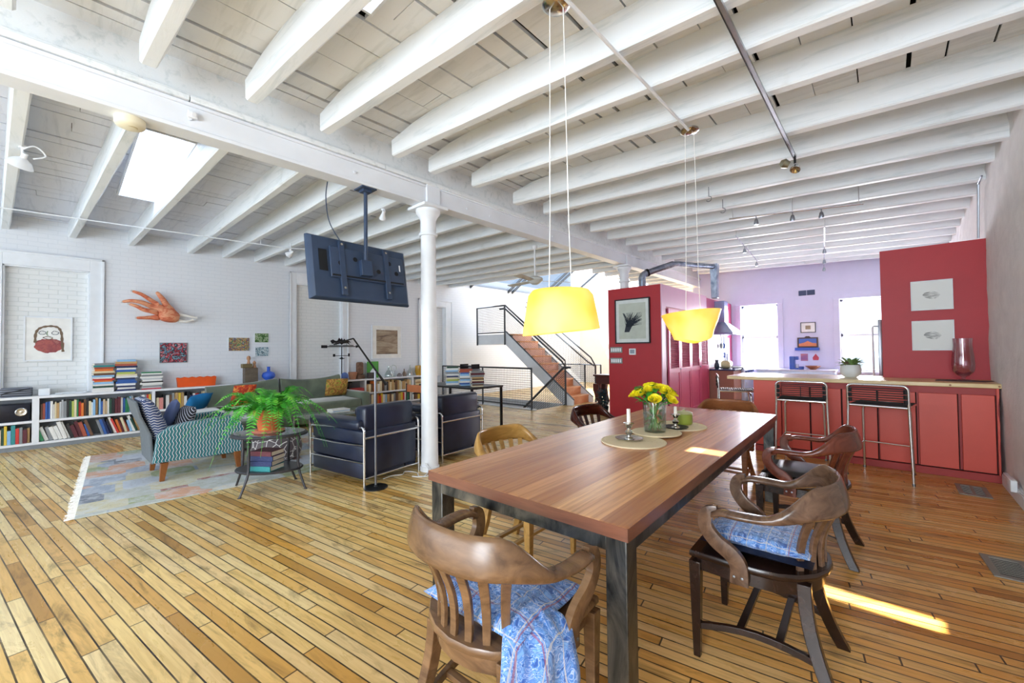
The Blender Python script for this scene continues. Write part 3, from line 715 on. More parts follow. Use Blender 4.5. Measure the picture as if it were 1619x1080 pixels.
# ------------------------------------------------------------------ pendant lamps
def shade_mat():
    t = NT('yellow_opal_glass'); tl = t.n('ShaderNodeBsdfTranslucent'); gl = t.b; n = t.noise(t.co((1, 1, 1)), 3.5, 2)
    c = t.ramp(n, [(.35, '#f8d850'), (.65, '#fbeca0')]); t.l(c, gl.inputs['Base Color']); t.l(c, tl.inputs[0]); gl.inputs['Roughness'].default_value = .35
    t.l(c, gl.inputs['Emission Color']); gl.inputs['Emission Strength'].default_value = .42
    mx = t.n('ShaderNodeMixShader'); mx.inputs[0].default_value = .45; t.l(gl.outputs[0], mx.inputs[1]); t.l(tl.outputs[0], mx.inputs[2])
    t.l(mx.outputs[0], t.t.nodes['Material Output'].inputs[0]); return t.m
M_SHADE = shade_mat(); M_CORD = plain('white_cord', '#f4f4f0', .4)
def pendant(loc, label, zc, prof, cut, tilt):
    t = thing('pendant_lamp', label, 'lamp', loc, 0, 'yellow glass pendant lamps over the table')
    H = zc-loc[2]
    m = MB(); m.lathe([(0, H), (.075, H), (.078, H-.012), (.06, H-.028), (0, H-.034)], 32); m.build('ceiling_canopy', M_SILVER, t)
    n = 48; o_ = []; i_ = []
    m = MB(); rings = []
    P = prof + [(r-.006, z) for r, z in reversed(prof)]
    for r, z in P:
        f = 0
        ring = []
        for k in range(n):
            a = 2*math.pi*k/n; zz = z
            if z < prof[0][1]*.5+prof[-1][1]*.5: zz = z+cut(a)*((prof[0][1]-z)/(prof[0][1]-prof[-1][1]))
            ring.append(Matrix.Rotation(tilt, 3, 'Y') @ Vector((r*math.cos(a), r*math.sin(a), zz)))
        rings.append(ring)
    m.loft(rings, closed=True); m.build('lamp_shade', M_SHADE, t, angle=60)
    top = prof[0][1]
    for sx in (-1, 1):
        m = MB(); m.tube([(sx*.048, sx*.035, top+.0), (sx*.040, sx*.03, top+.35), (sx*.03, sx*.02, H-.03)], .0026, 6); m.build('cord', M_CORD, t)
    m = MB(); m.cyl((-.06, -.04, top), (.06, .04, top), .004, 8); m.cyl((0, 0, top), (0, 0, top-.08), .02, 14); m.build('lamp_holder', M_SILVER, t)
    m = MB(); m.lathe([(0, top-.075), (.02, top-.08), (.032, top-.105), (.026, top-.13), (0, top-.142)], 18)
    bt = NT('lit_bulb'); bt.set('#fff2d0', .4); bt.b.inputs['Emission Color'].default_value = (1, .85, .55, 1); bt.b.inputs['Emission Strength'].default_value = 16
    m.build('bulb', bt.m, t)
    return t
pendant((-1.28, 1.785, 1.45), 'nearer yellow glass pendant lamp flaring downward', 3.235, [(.11, .225), (.150, .222), (.172, .195), (.196, .06), (.205, .0)], lambda a: .018*math.sin(a*1+.7), R_(0))
pendant((-1.215, 3.62, 1.43), 'farther yellow glass pendant lamp flaring upward over table end', 3.235, [(.240, .230), (.235, .222), (.20, .13), (.168, .05), (.155, .0)], lambda a: .022*math.sin(2*a+.6)+.01*math.sin(3*a), R_(-5))
# ------------------------------------------------------------------ columns
def column(y, top, label):
    t = thing('iron_column', label, 'column', (-3.885, y, 0))
    m = MB(); m.lathe([(0, 0), (.108, 0), (.108, .05), (.098, .055), (.094, .3), (.091, 1.5), (.085, top-.42), (.085, top-.34), (0, top-.34)], 36); m.build('shaft', M_WHITE, t)
    m = MB(); m.lathe([(0, top-.34), (.086, top-.34), (.104, top-.335), (.108, top-.32), (.104, top-.305), (.088, top-.30), (.088, top-.16), (.092, top-.15), (.104, top-.12), (.135, top-.075), (.140, top-.05), (.135, top-.035), (0, top-.035)], 36); m.build('capital', M_WHITE, t)
    m = MB(); m.box(-.165, .165, -.165, .165, top-.035, top); m.build('capital_plate', M_WHITE, t, bevel=.006)
column(2.83, 3.015, 'round white iron column beside the black leather armchairs')
column(7.62, 3.03, 'round white iron column rising behind the red closet block')

# ------------------------------------------------------------------ books
PAL = {'white': '#e9e7e2', 'cream': '#e3d6b2', 'tan': '#bf9a66', 'beige': '#cdb491', 'pale grey': '#c3c6c8', 'grey': '#8a8d90', 'black': '#1e1e22', 'navy': '#1d2c5c', 'blue': '#2c5ca8', 'pale blue': '#8fbbe0', 'teal': '#2a8a8c',
       'green': '#1f7a4c', 'dark green': '#1f4a3a', 'yellow-green': '#b3bf5a', 'yellow': '#e0bf3c', 'orange': '#e2762c', 'red': '#c9322b', 'brick red': '#a8503a', 'maroon': '#5c1d2a', 'brown': '#6b4a34', 'pink': '#d98f88', 'crimson': '#c4163c'}
M_PAGE = plain('book_pages', '#e8e2d2', .8)
BM = {}
def book_mesh(cname):
    if cname in BM: return BM[cname]
    bm = bmesh.new(); co = NT('book_cover_'+cname.replace(' ', '_').replace('-', '_')); n = co.noise(co.co((6, 6, 3)), 1.0, 1)
    c = lin(PAL[cname])[:3]; co.set(co.ramp(n, [(.40, c), (.44, tuple(min(1, x*1.25+.03) for x in c)), (.52, c)]), .5)
    def bx(x0, x1, y0, y1, z0, z1, mi):
        P = [(x, y, z) for z in (z0, z1) for y in (y0, y1) for x in (x0, x1)]; v = [bm.verts.new(p) for p in P]
        for f in ((0, 2, 3, 1), (4, 5, 7, 6), (0, 1, 5, 4), (2, 6, 7, 3), (0, 4, 6, 2), (1, 3, 7, 5)):
            g = bm.faces.new([v[i] for i in f]); g.material_index = mi
    # unit book: x depth (spine at +x), y thickness, z height
    bx(0, 1, -.5, -.42, 0, 1, 0); bx(0, 1, .42, .5, 0, 1, 0); bx(.95, 1, -.42, .42, 0, 1, 0); bx(.02, .95, -.42, .42, .02, .98, 1)
    me = bpy.data.meshes.new('book'); bm.to_mesh(me); bm.free(); me.materials.append(co.m); me.materials.append(M_PAGE); BM[cname] = me; return me
ORD = ['first', 'second', 'third', 'fourth', 'fifth', 'sixth', 'seventh', 'eighth', 'ninth', 'tenth', 'eleventh', 'twelfth']
def shelf_books(cols, y0, y1, z, x_back, group, where, hmin=.19, hmax=.27, lean=0, seed=1):
    rr = random.Random(seed); n = len(cols); w = [rr.uniform(.7, 1.3) for _ in cols]; tot = sum(w); cnt = {}; y = y0
    span = (y1-y0) - (abs(math.sin(lean))*.22 if lean else 0)
    for i, c in enumerate(cols):
        wd = span*w[i]/tot; cnt[c] = cnt.get(c, 0)+1
        if c == '-': y += wd; continue
        o = bpy.data.objects.new('book', book_mesh(c)); COL.objects.link(o)
        h = rr.uniform(hmin, hmax); d = rr.uniform(.14, .2)
        th = wd*.93*(math.cos(lean) if lean else 1)
        o.scale = (d, th, h); le = lean*(rr.uniform(.8, 1.15) if lean else 0)
        o.rotation_euler = (le, 0, 0); dx = rr.uniform(0, .03)
        o.location = (x_back+.24-d-dx, y+wd/2+(0 if le >= 0 else 0), z+abs(math.sin(le))*th/2+.001)
        tag(o, '%s %s spine from the left %s' % (ORD[cnt[c]-1], c, where), 'book', group); y += wd
def stack(cols, x, y, z, group, where, th=(.02, .04), L=(.19, .25), D=(.15, .19), seed=1, rot=0, spine_y=False):
    rr = random.Random(seed); cnt = {}; N = len(cols)
    for i, c in enumerate(cols):
        cnt[c] = cnt.get(c, 0)+1; t_ = rr.uniform(*th); l = rr.uniform(*L); d = rr.uniform(*D)
        o = bpy.data.objects.new('book', book_mesh(c)); COL.objects.link(o); o.scale = (d, t_, l)
        a = rot + rr.uniform(-.09, .09)
        M = Matrix.Translation((x, y, z+t_/2+.0004)) @ Matrix.Rotation(a, 4, 'Z') @ Matrix(((1, 0, 0, -d/2), (0, 0, -1, l/2), (0, 1, 0, 0), (0, 0, 0, 1)))
        o.rotation_euler = M.to_euler(); o.location = M.to_translation()
        tag(o, '%s %s book up from the bottom of %s' % (ORD[cnt[c]-1], c, where), 'book', group); z += t_+.0008
    return z

# ------------------------------------------------------------------ long white bookcase, left wall
M_SHELF = plain('white_shelf_paint', '#eff1f5', .4, var=.02)
M_SHBACK = plain('shelf_shade_grey', '#8b9096', .7)  # shade inside the shelves put into this grey
def bookcase(label, y0, y1, divs, mid, top=.765, x1=-9.12):
    t = thing('bookcase', label, 'bookcase', (XL+.045, (y0+y1)/2, 0)); ox, oy = XL+.045, (y0+y1)/2
    X0, X1, a, b = .001, x1-ox, y0-oy, y1-oy
    m = MB(); m.box(X0, X1, a, b, top-.035, top); m.build('top_board', M_SHELF, t, bevel=.002)
    m = MB(); m.box(X0, X1, a, b, .063, .098); m.build('bottom_board', M_SHELF, t, bevel=.002)
    m = MB(); m.box(X0, X1-.02, a, b, 0, .063); m.build('plinth', M_SHBACK, t)
    for d0, d1 in divs: m = MB(); m.box(X0, X1, d0-oy, d1-oy, .098, top-.035); m.build('divider', M_SHELF, t, bevel=.002)
    for s0, s1, z in mid: m = MB(); m.box(X0, X1-.002, s0-oy, s1-oy, z-.035, z); m.build('shelf', M_SHELF, t, bevel=.002)
    m = MB(); m.box(X0, X0+.01, a, b, .098, top-.035); m.build('back_panel', M_SHBACK, t)
    return t
bookcase('long low white bookcase under the hand sculpture on the left wall', -1.6, 2.95, [(-1.6, -1.56), (-.31, -.24), (1.0, 1.04), (2.3, 2.34), (2.91, 2.95)], [(-1.56, -.31, .415), (-.24, 1.0, .415), (1.04, 2.3, .415), (2.34, 2.91, .415)])
XB = XL+.05
G1, G2, G3, G4 = 'books on the upper shelf of the long bookcase', 'books on the lower shelf of the long bookcase', 'books on the lower shelf under the speaker', 'books behind the armchair and blue pillow'
c = 'brown,brick red,blue,blue,white,white,cream,tan,pale grey,pale grey,grey,black,dark green,yellow-green,cream,green,red,orange,brown,black,cream,white,pale blue,tan,pale blue,blue,beige,beige,white,dark green,black,maroon,maroon,white,blue,green,green,pale blue,grey,orange,white,white,white,grey,red,yellow'.split(',')
shelf_books(c[:24], -.23, .36, .415, XB, G1, 'in the left half of the upper shelf', seed=3, hmin=.2)
shelf_books(c[24:], .37, .99, .415, XB, G1, 'in the right half of the upper shelf', seed=4, hmin=.2)
c = 'green,white,grey,white,white,white,white,black,maroon,maroon,brick red,blue,brown'.split(',')
shelf_books(c, -.23, .38, .099, XB, G2, 'leaning in the left half of the lower shelf', lean=.28, seed=5)
c = 'grey,blue,navy,navy,black,white,red,orange,maroon,cream,brick red,pale blue,white,dark green,tan,white,grey'.split(',')
shelf_books(c, .40, .98, .099, XB, G2, 'leaning in the right half of the lower shelf', lean=.3, seed=6)
shelf_books('black,grey,cream,brown,blue,tan,white,black,teal,navy,grey,brown,beige,cream,dark green,yellow,pale blue,teal,red,grey,maroon,tan'.split(','), -1.0, -.33, .099, XB, G3, 'on the shelf below the dark speaker', seed=7)
shelf_books('cream,pink,black,white,brown,grey,tan,yellow,tan,white,black,navy,white,red,green,orange,cream,brown,blue,white,tan'.split(','), 1.06, 1.9, .415, XB, G4, 'on the shelf behind the striped armchair', seed=8)
shelf_books('blue,cream,red,tan,white,navy,brown,white'.split(','), 1.3, 1.75, .099, XB, G4, 'low down behind the striped armchair', seed=9)
GS = 'books stacked on top of the long bookcase'
stack('white,white,dark green,white,pale blue,orange,red,white,pale blue,brown,cream,orange,brick red,teal,grey'.split(','), -9.24, .42, .766, GS, 'the left stack on the long bookcase', seed=2, th=(.022, .034), rot=.05, L=(.2, .25))
stack('navy,white,navy,white,blue,blue,navy,white,cream,yellow-green,blue,white,navy,brick red,tan,pale blue'.split(','), -9.24, .685, .766, GS, 'the tallest stack on the long bookcase', seed=3, th=(.022, .036), L=(.21, .26))
stack('crimson,pale grey,grey,white,white,black,white,pale grey,white,grey,white,green'.split(','), -9.24, 1.0, .766, GS, 'the right paper-topped stack', seed=4, th=(.016, .03), L=(.24, .3), D=(.19, .22))
# speaker, radio, white box, orange holder
M_DKBLUE = plain('glossy_blue_black', '#0e1528', .25)
t = thing('speaker', 'dark blue-black speaker lying in the left end of bookcase', 'speaker', (-9.24, -.66, .416)); m = MB(); m.rbox(-.12, .10, -.34, .33, 0, .25, .012); m.build('cabinet', M_DKBLUE, t)
m = MB(); m.lathe([(0, 0), (.055, 0), (.058, .008), (.05, .012), (.02, .004), (0, .012)], 24); m.build('silver_dial', M_SILVER, t, loc=(.10, .25, .135), rot=(0, R_(90), 0))
M_RIB = NT('ribbed_grey'); vv = M_RIB.sep(M_RIB.co()); M_RIB.set(M_RIB.ramp(M_RIB.math('SINE', M_RIB.math('MULTIPLY', vv[2], 220.0)), [(.3, '#3c4048'), (.7, '#8a90a0')]), .5)
t = thing('tape_recorder', 'grey ribbed old case on the left end of bookcase top', 'recorder', (-9.25, -.45, .766)); m = MB(); m.rbox(-.1, .1, -.16, .14, 0, .13, .02); m.build('case', M_RIB.m, t)
m = MB(); m.tube(fillet([(.09, -.15, .03), (.11, -.12, .06), (.105, .12, .115)], .02), .006, 6); m.build('strap', M_BLACK, t)
m = MB(); m.rbox(-.05, .05, -.055, .06, 0, .10, .006); o = m.build('router_box', M_WHITE, loc=(-9.24, -.2, .766)); tag(o, 'small plain white box beside the grey ribbed case', 'box')
m = MB(); m.tube(smoothpath([(-9.18, -.12, .771), (-9.16, -.05, .772), (-9.2, .03, .80), (-9.23, .10, .80), (-9.2, .14, .771), (-9.17, .2, .771)], 6), .004, 6)
o = m.build('white_cable', M_WHITE); tag(o, 'curled white cable lying on the long bookcase top', 'cable')
m = MB(); m.rbox(-.06, .06, -.21, .12, 0, .018, .008); o = m.build('white_tray', M_WHITE, loc=(-9.33, .12, .766)); tag(o, 'flat white tray on the bookcase below the bearded face picture', 'tray')
M_ORANGE = plain('orange_felt', '#ef5a12', .6)
m = MB(); r0 = []; r1 = []
for k in range(41):
    u = k/40; r0.append(u)
rings = []
for z, s in ((0, .94), (.165, 1.0), (.165, .96), (.02, .90)):
    ring = []
    for k in range(40):
        u = k/40*4; side = int(u); f = u-side
        P = [(-1, -1), (1, -1), (1, 1), (-1, 1)]; a, b = P[side], P[(side+1) % 4]
        X = (a[0]+(b[0]-a[0])*f)*.055*s; Y = (a[1]+(b[1]-a[1])*f)*.285*s
        X += (.008*math.sin(f*math.pi*10) if side in (1, 3) else 0)*s
        ring.append(Vector((X, Y, z+(.008*math.cos(f*math.pi*10) if z > .1 and side in (1, 3) else 0))))
    rings.append(ring)
m.loft(rings); o = m.build('orange_holder', M_ORANGE, loc=(-9.26, 1.625, .766), angle=30); tag(o, 'long bright orange felt holder standing on the bookcase', 'holder')

# ------------------------------------------------------------------ wall pieces, left wall
def framed(name, label, cat, x, ya, yb, za, zb, frame_mat, fw, art, mat_w=0, depth=.03, paper='#f4f3ef'):
    t = thing(name, label, cat, (x, (ya+yb)/2, (za+zb)/2)); hy, hz = (yb-ya)/2, (zb-za)/2
    m = MB()
    m.box(0, depth, -hy, -hy+fw, -hz, hz); m.box(0, depth, hy-fw, hy, -hz, hz); m.box(0, depth, -hy+fw, hy-fw, -hz, -hz+fw); m.box(0, depth, -hy+fw, hy-fw, hz-fw, hz); m.build('frame', frame_mat, t, bevel=.001)
    if mat_w or paper:
        m = MB(); m.box(.002, depth*.6, -hy+fw, hy-fw, -hz+fw, hz-fw); m.build('mount', plain('mount_'+paper[1:], paper, .7), t, smooth=False)
    if art is not None:
        m = MB(); w_ = fw+mat_w; m.box(depth*.6, depth*.6+.002, -hy+w_, hy-w_, -hz+w_, hz-w_); m.build('picture', art, t, smooth=False)
    return t
# bearded face (loose brush drawing)
t = framed('face_picture', 'white framed painting of a bearded face on left wall', 'picture', XL-.106, -.415, .085, 1.27, 1.948, M_WHITE, .018, None)
def blob(m, pts, x): m.face([m.bm.verts.new((x, y, z)) for y, z in pts])
def brush(name, pts, w, mat, x, par):
    m = MB(); P = smoothpath([(x, y, z) for y, z in pts], 6); L = []
    for i, c in enumerate(P):
        d = (P[min(i+1, len(P)-1)]-P[max(i-1, 0)]).normalized(); s = Vector((1, 0, 0)).cross(d); ww = w*(1+.25*math.sin(i*1.7)); L.append([c+s*ww, c-s*ww])
    m.loft(L, closed_ring=False, caps=False); return m.build(name, mat, par, smooth=False, fixn=False)
tb = NT('beard_watercolour'); n = tb.noise(tb.co((1, 5, 5)), 1.0, 4, .6, .8); tb.set(tb.ramp(n, [(.32, '#c98a7c'), (.48, '#8e4a50'), (.6, '#b5625c'), (.7, '#6d4a3a')]), .8)
m = MB(); rr = random.Random(5); ring = []
for k in range(40):
    a = 2*math.pi*k/40; y = .15*math.cos(a); z = -.09+.125*math.sin(a)*(1 if math.sin(a) < 0 else .75); y *= 1.05 if z < -.1 else 1
    ring.append((y+rr.uniform(-.008, .008)+.01, z+rr.uniform(-.008, .008)))
blob(m, ring, .0205); m.build('painted_beard', tb.m, t, smooth=False, fixn=False)
M_HAIRB = plain('brown_brush', '#7a6654', .8); M_INK = plain('blue_black_ink', '#2a3648', .8); M_GRN = plain('green_ink', '#4a7a3a', .8)
brush('painted_hair', [(-.135, -.06), (-.13, .08), (-.09, .16), (0, .195), (.09, .18), (.13, .1), (.14, -.05), (.15, -.2)], .014, M_HAIRB, .021, t)
for s, w_ in ((-.065, .036), (.065, .036)): brush('painted_eye', [(s-w_, .09), (s-.01, .12), (s+w_, .10), (s+.02, .07), (s-.02, .07), (s-w_, .09)], .0035, M_INK, .0215, t)
brush('painted_nose', [(-.01, .12), (-.02, .07), (-.005, .05)], .004, M_GRN, .0215, t); brush('painted_mouth', [(-.06, .02), (-.01, .035), (.04, .015), (0, -.01), (-.06, .02)], .005, M_HAIRB, .0215, t)
def abstract(name, cols, sc, seed=0, dist=2.0):
    t = NT(name); n = t.noise(t.co((1, sc, sc), loc=(seed, seed*2.3, seed)), 1.0, 3, .6, dist); k = len(cols)
    t.set(t.ramp(n, [(.28+.44*i/(k-1), c) for i, c in enumerate(cols)], 'CONSTANT'), .6); return t.m
framed('small_painting', 'small red and blue abstract painting below the hand sculpture', 'picture', XL+.001, 1.125, 1.512, 1.20, 1.555, M_STEEL, .008, abstract('painting_red', ['#2c4a78', '#7fa8b8', '#1c2230', '#b03040', '#c9a0a8', '#a8262e', '#b8bcc0'], 9, 1), depth=.02)
framed('small_painting', 'widest of three small landscape paintings right of the hand', 'picture', XL+.001, 2.145, 2.50, 1.40, 1.66, M_WHITE, .002, abstract('painting_valley', ['#2a5a4a', '#3f7a52', '#c0a878', '#8c5a3a', '#4a7090', '#e0dcc8', '#7a4a30'], 10, 2), depth=.02)
framed('small_painting', 'upper small green leafy painting right of the hand', 'picture', XL+.001, 2.59, 2.84, 1.57, 1.755, M_WHITE, .002, abstract('painting_green', ['#1f3a24', '#4d7a3a', '#a8b89a', '#5f8a4a', '#c9d0c8'], 12, 3), depth=.02)
framed('small_painting', 'lower small grey blue painting right of the hand', 'picture', XL+.001, 2.60, 2.84, 1.29, 1.475, M_WHITE, .002, abstract('painting_grey', ['#2f4a5a', '#7a9aa8', '#c8d4d8', '#4a6470', '#a0b0a8'], 12, 4), depth=.02)
tl_ = NT('landscape_print'); n = tl_.noise(tl_.co((1, 2.2, 9)), 1.0, 5, .6, .6); tl_.set(tl_.ramp(n, [(.3, '#5c4a40'), (.45, '#94806c'), (.58, '#b8a890'), (.7, '#7c706c')]), .5)
framed('landscape_print', 'brown landscape print in white mount and frame, left wall', 'picture', XL+.001, 5.135, 5.975, 1.17, 2.02, M_WHITE, .02, tl_.m, mat_w=.1, depth=.035)
# hand sculpture
M_FLESH = NT('painted_papier_mache'); n = M_FLESH.noise(M_FLESH.co((1, 4, 9)), 1.6, 5, .65, 1.0); M_FLESH.set(M_FLESH.ramp(n, [(.3, '#b8452c'), (.46, '#d97a55'), (.58, '#e8a880'), (.7, '#c9583a')]), .6); M_FLESH.bump(n, .5, .02); M_FLESH = M_FLESH.m
HT = thing('hand_sculpture', 'giant orange-pink severed hand sculpture on the brick wall', 'sculpture', (-9.27, 1.1, 2.15))
def skin_obj(name, verts, edges, radii, mat, parent, sub=2, root=0):
    me = bpy.data.meshes.new(name); me.from_pydata(verts, edges, []); o = bpy.data.objects.new(name, me); COL.objects.link(o); o.parent = parent
    md = o.modifiers.new('skin', 'SKIN'); md.use_smooth_shade = True; me.skin_vertices or None
    for i, r in enumerate(radii): me.skin_vertices[0].data[i].radius = (r, r) if not isinstance(r, tuple) else r
    me.skin_vertices[0].data[root].use_root = True
    s = o.modifiers.new('sub', 'SUBSURF'); s.levels = sub; s.render_levels = sub; me.materials.append(mat); return o
hv = []; he = []; hr = []
def chain(pts, rad, start=None):
    prev = start
    for p, r in zip(pts, rad):
        hv.append((p[0], p[1]-1.1, p[2]-2.15)); hr.append(r); i = len(hv)-1
        if prev is not None: he.append((prev, i))
        prev = i
    return prev
wr = chain([(0, 1.38, 1.985), (.01, 1.30, 2.0), (.015, 1.20, 2.05)], [.085, .11, .125])
p1 = chain([(.01, 1.12, 2.13)], [.08], 2); p2 = chain([(.02, 1.10, 2.06)], [.08], 2); p3 = chain([(.0, 1.10, 1.99)], [.065], 2)
chain([(.0, 1.05, 2.23), (.02, .95, 2.31), (.05, .86, 2.37), (.03, .75, 2.41)], [.042, .034, .03, .022], p1)
chain([(.02, 1.0, 2.17), (.06, .86, 2.235), (.06, .73, 2.245), (.03, .63, 2.22)], [.045, .038, .032, .024], p1)
chain([(.05, .99, 2.09), (.09, .89, 2.10), (.09, .8, 2.16), (.07, .71, 2.19)], [.042, .036, .03, .022], p2)
chain([(.01, .99, 1.98), (.04, .9, 1.97), (.03, .8, 1.965)], [.036, .03, .022], p3)
chain([(.0, 1.2, 2.20), (.02, 1.155, 2.29), (.02, 1.11, 2.36), (.02, 1.06, 2.43)], [.055, .045, .038, .026], 2)
skin_obj('flesh_hand', hv, he, hr, M_FLESH, HT)
for pts in ([(0, .25, -.09), (.01, .4, -.12), (.0, .53, -.14)], [(0, .25, -.2), (.02, .36, -.22), (.01, .47, -.18)]):
    m = MB(); m.tube(smoothpath(pts, 4), [.026]*4+[.02]*2+[.017]*2+[.026], 8); m.build('bone', M_CANDLE, HT)
m = MB(); m.cyl((-.149, .1, -.08), (.0, .1, -.08), .015, 8); m.cyl((-.149, -.15, .06), (.03, -.15, .06), .010, 8); m.build('wall_bracket', M_BLACK, HT)
m = MB()
for p in ((.03, -.35, .26), (.03, -.47, .07), (.07, -.39, .04), (.03, -.3, -.185)): m.lathe([(0, -.02), (.016, -.012), (.018, .01), (0, .02)], 10, p)
m.build('fingernail', plain('nail_grey', '#c8c0bc', .3), HT)

# ------------------------------------------------------------------ rug
def rug_mat():
    t = NT('patchwork_rug'); v = t.co(); b = t.n('ShaderNodeTexVoronoi', distance='CHEBYCHEV'); t.l(v, b.inputs['Vector']); b.inputs['Scale'].default_value = 3.0; b.inputs['Randomness'].default_value = .75
    wn = t.n('ShaderNodeTexWhiteNoise', noise_dimensions='3D'); t.l(b.outputs['Color'], wn.inputs['Vector'])
    c = t.ramp(wn.outputs['Value'], [(0, '#b5b8ae'), (.16, '#c9c09a'), (.32, '#9aa4b4'), (.44, '#cf9a78'), (.54, '#6f7480'), (.62, '#b8bfc9'), (.72, '#9a5c4c'), (.80, '#d6cfbc'), (.90, '#9aa272')], 'CONSTANT')
    b2 = t.n('ShaderNodeTexVoronoi', distance='MANHATTAN'); t.l(t.co((1, 1, 1)), b2.inputs['Vector']); b2.inputs['Scale'].default_value = 22
    c = t.mix(t.ramp(b2.outputs['Distance'], [(.25, (.3, .3, .3)), (.5, (0, 0, 0))]), c, '#8a8078')
    n = t.noise(t.co(), 6, 6, .75); c = t.mix(t.ramp(n, [(.46, (.1, .1, .1)), (.6, (.65, .65, .65))]), c, '#cfd3d8')
    t.set(c, .9); t.bump(t.noise(t.co(), 90, 2), .4, .004); return t.m
RG = thing('patchwork_rug', 'faded patchwork rug with white fringe under the living room furniture', 'rug', (-4.97, .035, 0), R_(-3.6))
m = MB(); m.rbox(-2.9, 0, 0.03, 2.65, .0005, .012, .004); m.build('pile', rug_mat(), RG)
m = MB(); rr = random.Random(9)
for i in range(330):
    x = -2.9+2.9*i/330+rr.uniform(-.003, .003); L = rr.uniform(.04, .07); m.tube([(x, .034, .008), (x+rr.uniform(-.01, .01), .03-L*.5, .006), (x+rr.uniform(-.02, .02), .034-L, .003)], .0035, 4)
m.build('fringe', M_CANDLE, RG, smooth=False)

# ------------------------------------------------------------------ striped armchair
def zig(name, c1, c2, c3, axis, sc, rough=.8):
    t = NT(name); x, y, z = t.sep(t.co()); a = {'y': t.math('ADD', y, t.math('MULTIPLY', x, .8)), 'z': z}[axis]; b = z if axis == 'y' else t.math('ADD', x, y)
    w = t.math('MULTIPLY', t.math('SINE', t.math('MULTIPLY', b, 95.0)), .0055); f = t.math('FRACT', t.math('MULTIPLY', t.math('ADD', a, w), sc))
    t.set(t.ramp(f, [(0, c1), (.22, c2), (.50, c3), (.80, c2)], 'CONSTANT'), rough); return t.m
M_ZT = zig('teal_wavy_stripe', '#dfe8ea', '#15303f', '#3f9096', 'y', 34)
M_ZN = zig('navy_wavy_stripe', '#e6e9ee', '#27365c', '#4a5c86', 'z', 36)
M_GREYF = plain('grey_upholstery', '#6a7074', .9, sc=40)
AC = thing('striped_armchair', 'wavy striped teal and navy upholstered armchair on the rug', 'armchair', (-6.03, 1.04, .012), R_(1))
prof = [(-.42, .20), (.40, .175), (.43, .30), (.41, .47), (.36, .575), (.28, .615), (.1, .605), (-.1, .595), (-.28, .565), (-.38, .50)]
for s in (-1, 1):
    m = MB(); rings = []
    for dx, sc in ((0, .97), (.02, 1.0), (.09, 1.0), (.115, .985)):
        rings.append([Vector((s*(.24+dx), y*sc, z if z < .3 else .3+(z-.3)*sc)) for y, z in prof])
    m.loft(rings); m.build('arm', M_ZT, AC, bevel=.012, angle=60)
m = MB(); m.rbox(-.245, .245, -.36, .42, .19, .33, .02); m.build('seat_base', M_ZT, AC)
m = MB(); m.rbox(-.238, .238, -.26, .43, .331, .455, .045); m.build('seat_cushion', M_ZT, AC)
m = MB(); rings = []
for y, z, hx, th in ((-.30, .25, .30, .07), (-.34, .50, .315, .085), (-.41, .70, .32, .08), (-.455, .82, .315, .065), (-.475, .875, .29, .03)):
    rings.append([Vector((x, y+d, z+e)) for x, d, e in ((-hx, -th, 0), (-hx-.012, 0, 0), (-hx, th, .01), (0, th*1.2, .012), (hx, th, .01), (hx+.012, 0, 0), (hx, -th, 0), (0, -th, 0))])
m.loft(rings); m.build('backrest', M_ZN, AC, sub=1, angle=80)
m = MB(); rings = []
for y, z, hx in ((-.40, .19, .33), (-.42, .5, .335), (-.50, .70, .335), (-.535, .86, .31)): rings.append([Vector((x, y+d, z)) for x, d in ((-hx, 0), (hx, 0), (hx, -.025), (-hx, -.025))])
m.loft(rings); m.build('outer_back', M_GREYF, AC, bevel=.008)
M_LEGW = wood('honey_leg_wood', '#7a4520', '#a3642f', (8, 8, 3), .35)
for x, y in ((-.29, .34), (.33, .34), (-.29, -.32), (.33, -.32)):
    m = MB(); r = []
    for z, s in ((0, .02), (.19, .033)):
        k = (1-z/.19)*.02*(1 if y > 0 else -1); r.append([Vector((x+a*s, y+k+b*s, z)) for a, b in ((-1, -1), (1, -1), (1, 1), (-1, 1))])
    m.loft(r); m.build('leg', M_LEGW, AC, bevel=.003)
M_ZP = zig('dark_wavy_pillow', '#c9cede', '#14161e', '#20232c', 'y', 30)
m = MB(); m.pillow((0, 0, 0), .34, .34, .13); o = m.build('throw_pillow', M_ZP, loc=(-6.0, .93, .60), rot=(R_(66), 0, R_(12)), angle=80); tag(o, 'dark pillow with thin white wavy lines in striped armchair', 'pillow')
m = MB(); m.pillow((0, 0, 0), .36, .36, .12); o = m.build('throw_pillow', plain('slate_blue_cloth', '#5c6c9a', .8), loc=(-6.14, .84, .66), rot=(R_(72), 0, R_(-6)), angle=80); tag(o, 'plain slate blue pillow behind the dark wavy one in armchair', 'pillow')

# ------------------------------------------------------------------ sofa
def velvet(name, col, c2):
    t = NT(name); n = t.noise(t.co((1, 1, 1)), 2.5, 3, .5, .5); t.set(t.ramp(n, [(.35, col), (.65, c2)]), .75); t.b.inputs['Sheen Weight'].default_value = .6; t.b.inputs['Sheen Roughness'].default_value = .4; return t.m
M_SOFA = velvet('grey_green_velvet', '#5a6456', '#78836f')
SF = thing('sectional_sofa', 'grey green sectional sofa with swooping back along left wall', 'sofa', (-8.1, 2.7, 0))
def swoop(y0, y1, f, name):
    m = MB(); rings = []; n = 14
    for i in range(n+1):
        u = i/n; y = y0+(y1-y0)*u; zt = f(u)
        rings.append([Vector((x, y-2.7, z)) for x, z in ((-.72, .10), (-.72, zt-.02), (-.70, zt), (-.64, zt), (-.60, zt-.04), (-.50, .42), (-.46, .10))])
    m.loft(rings); m.build(name, M_SOFA, SF, bevel=.012, angle=60)
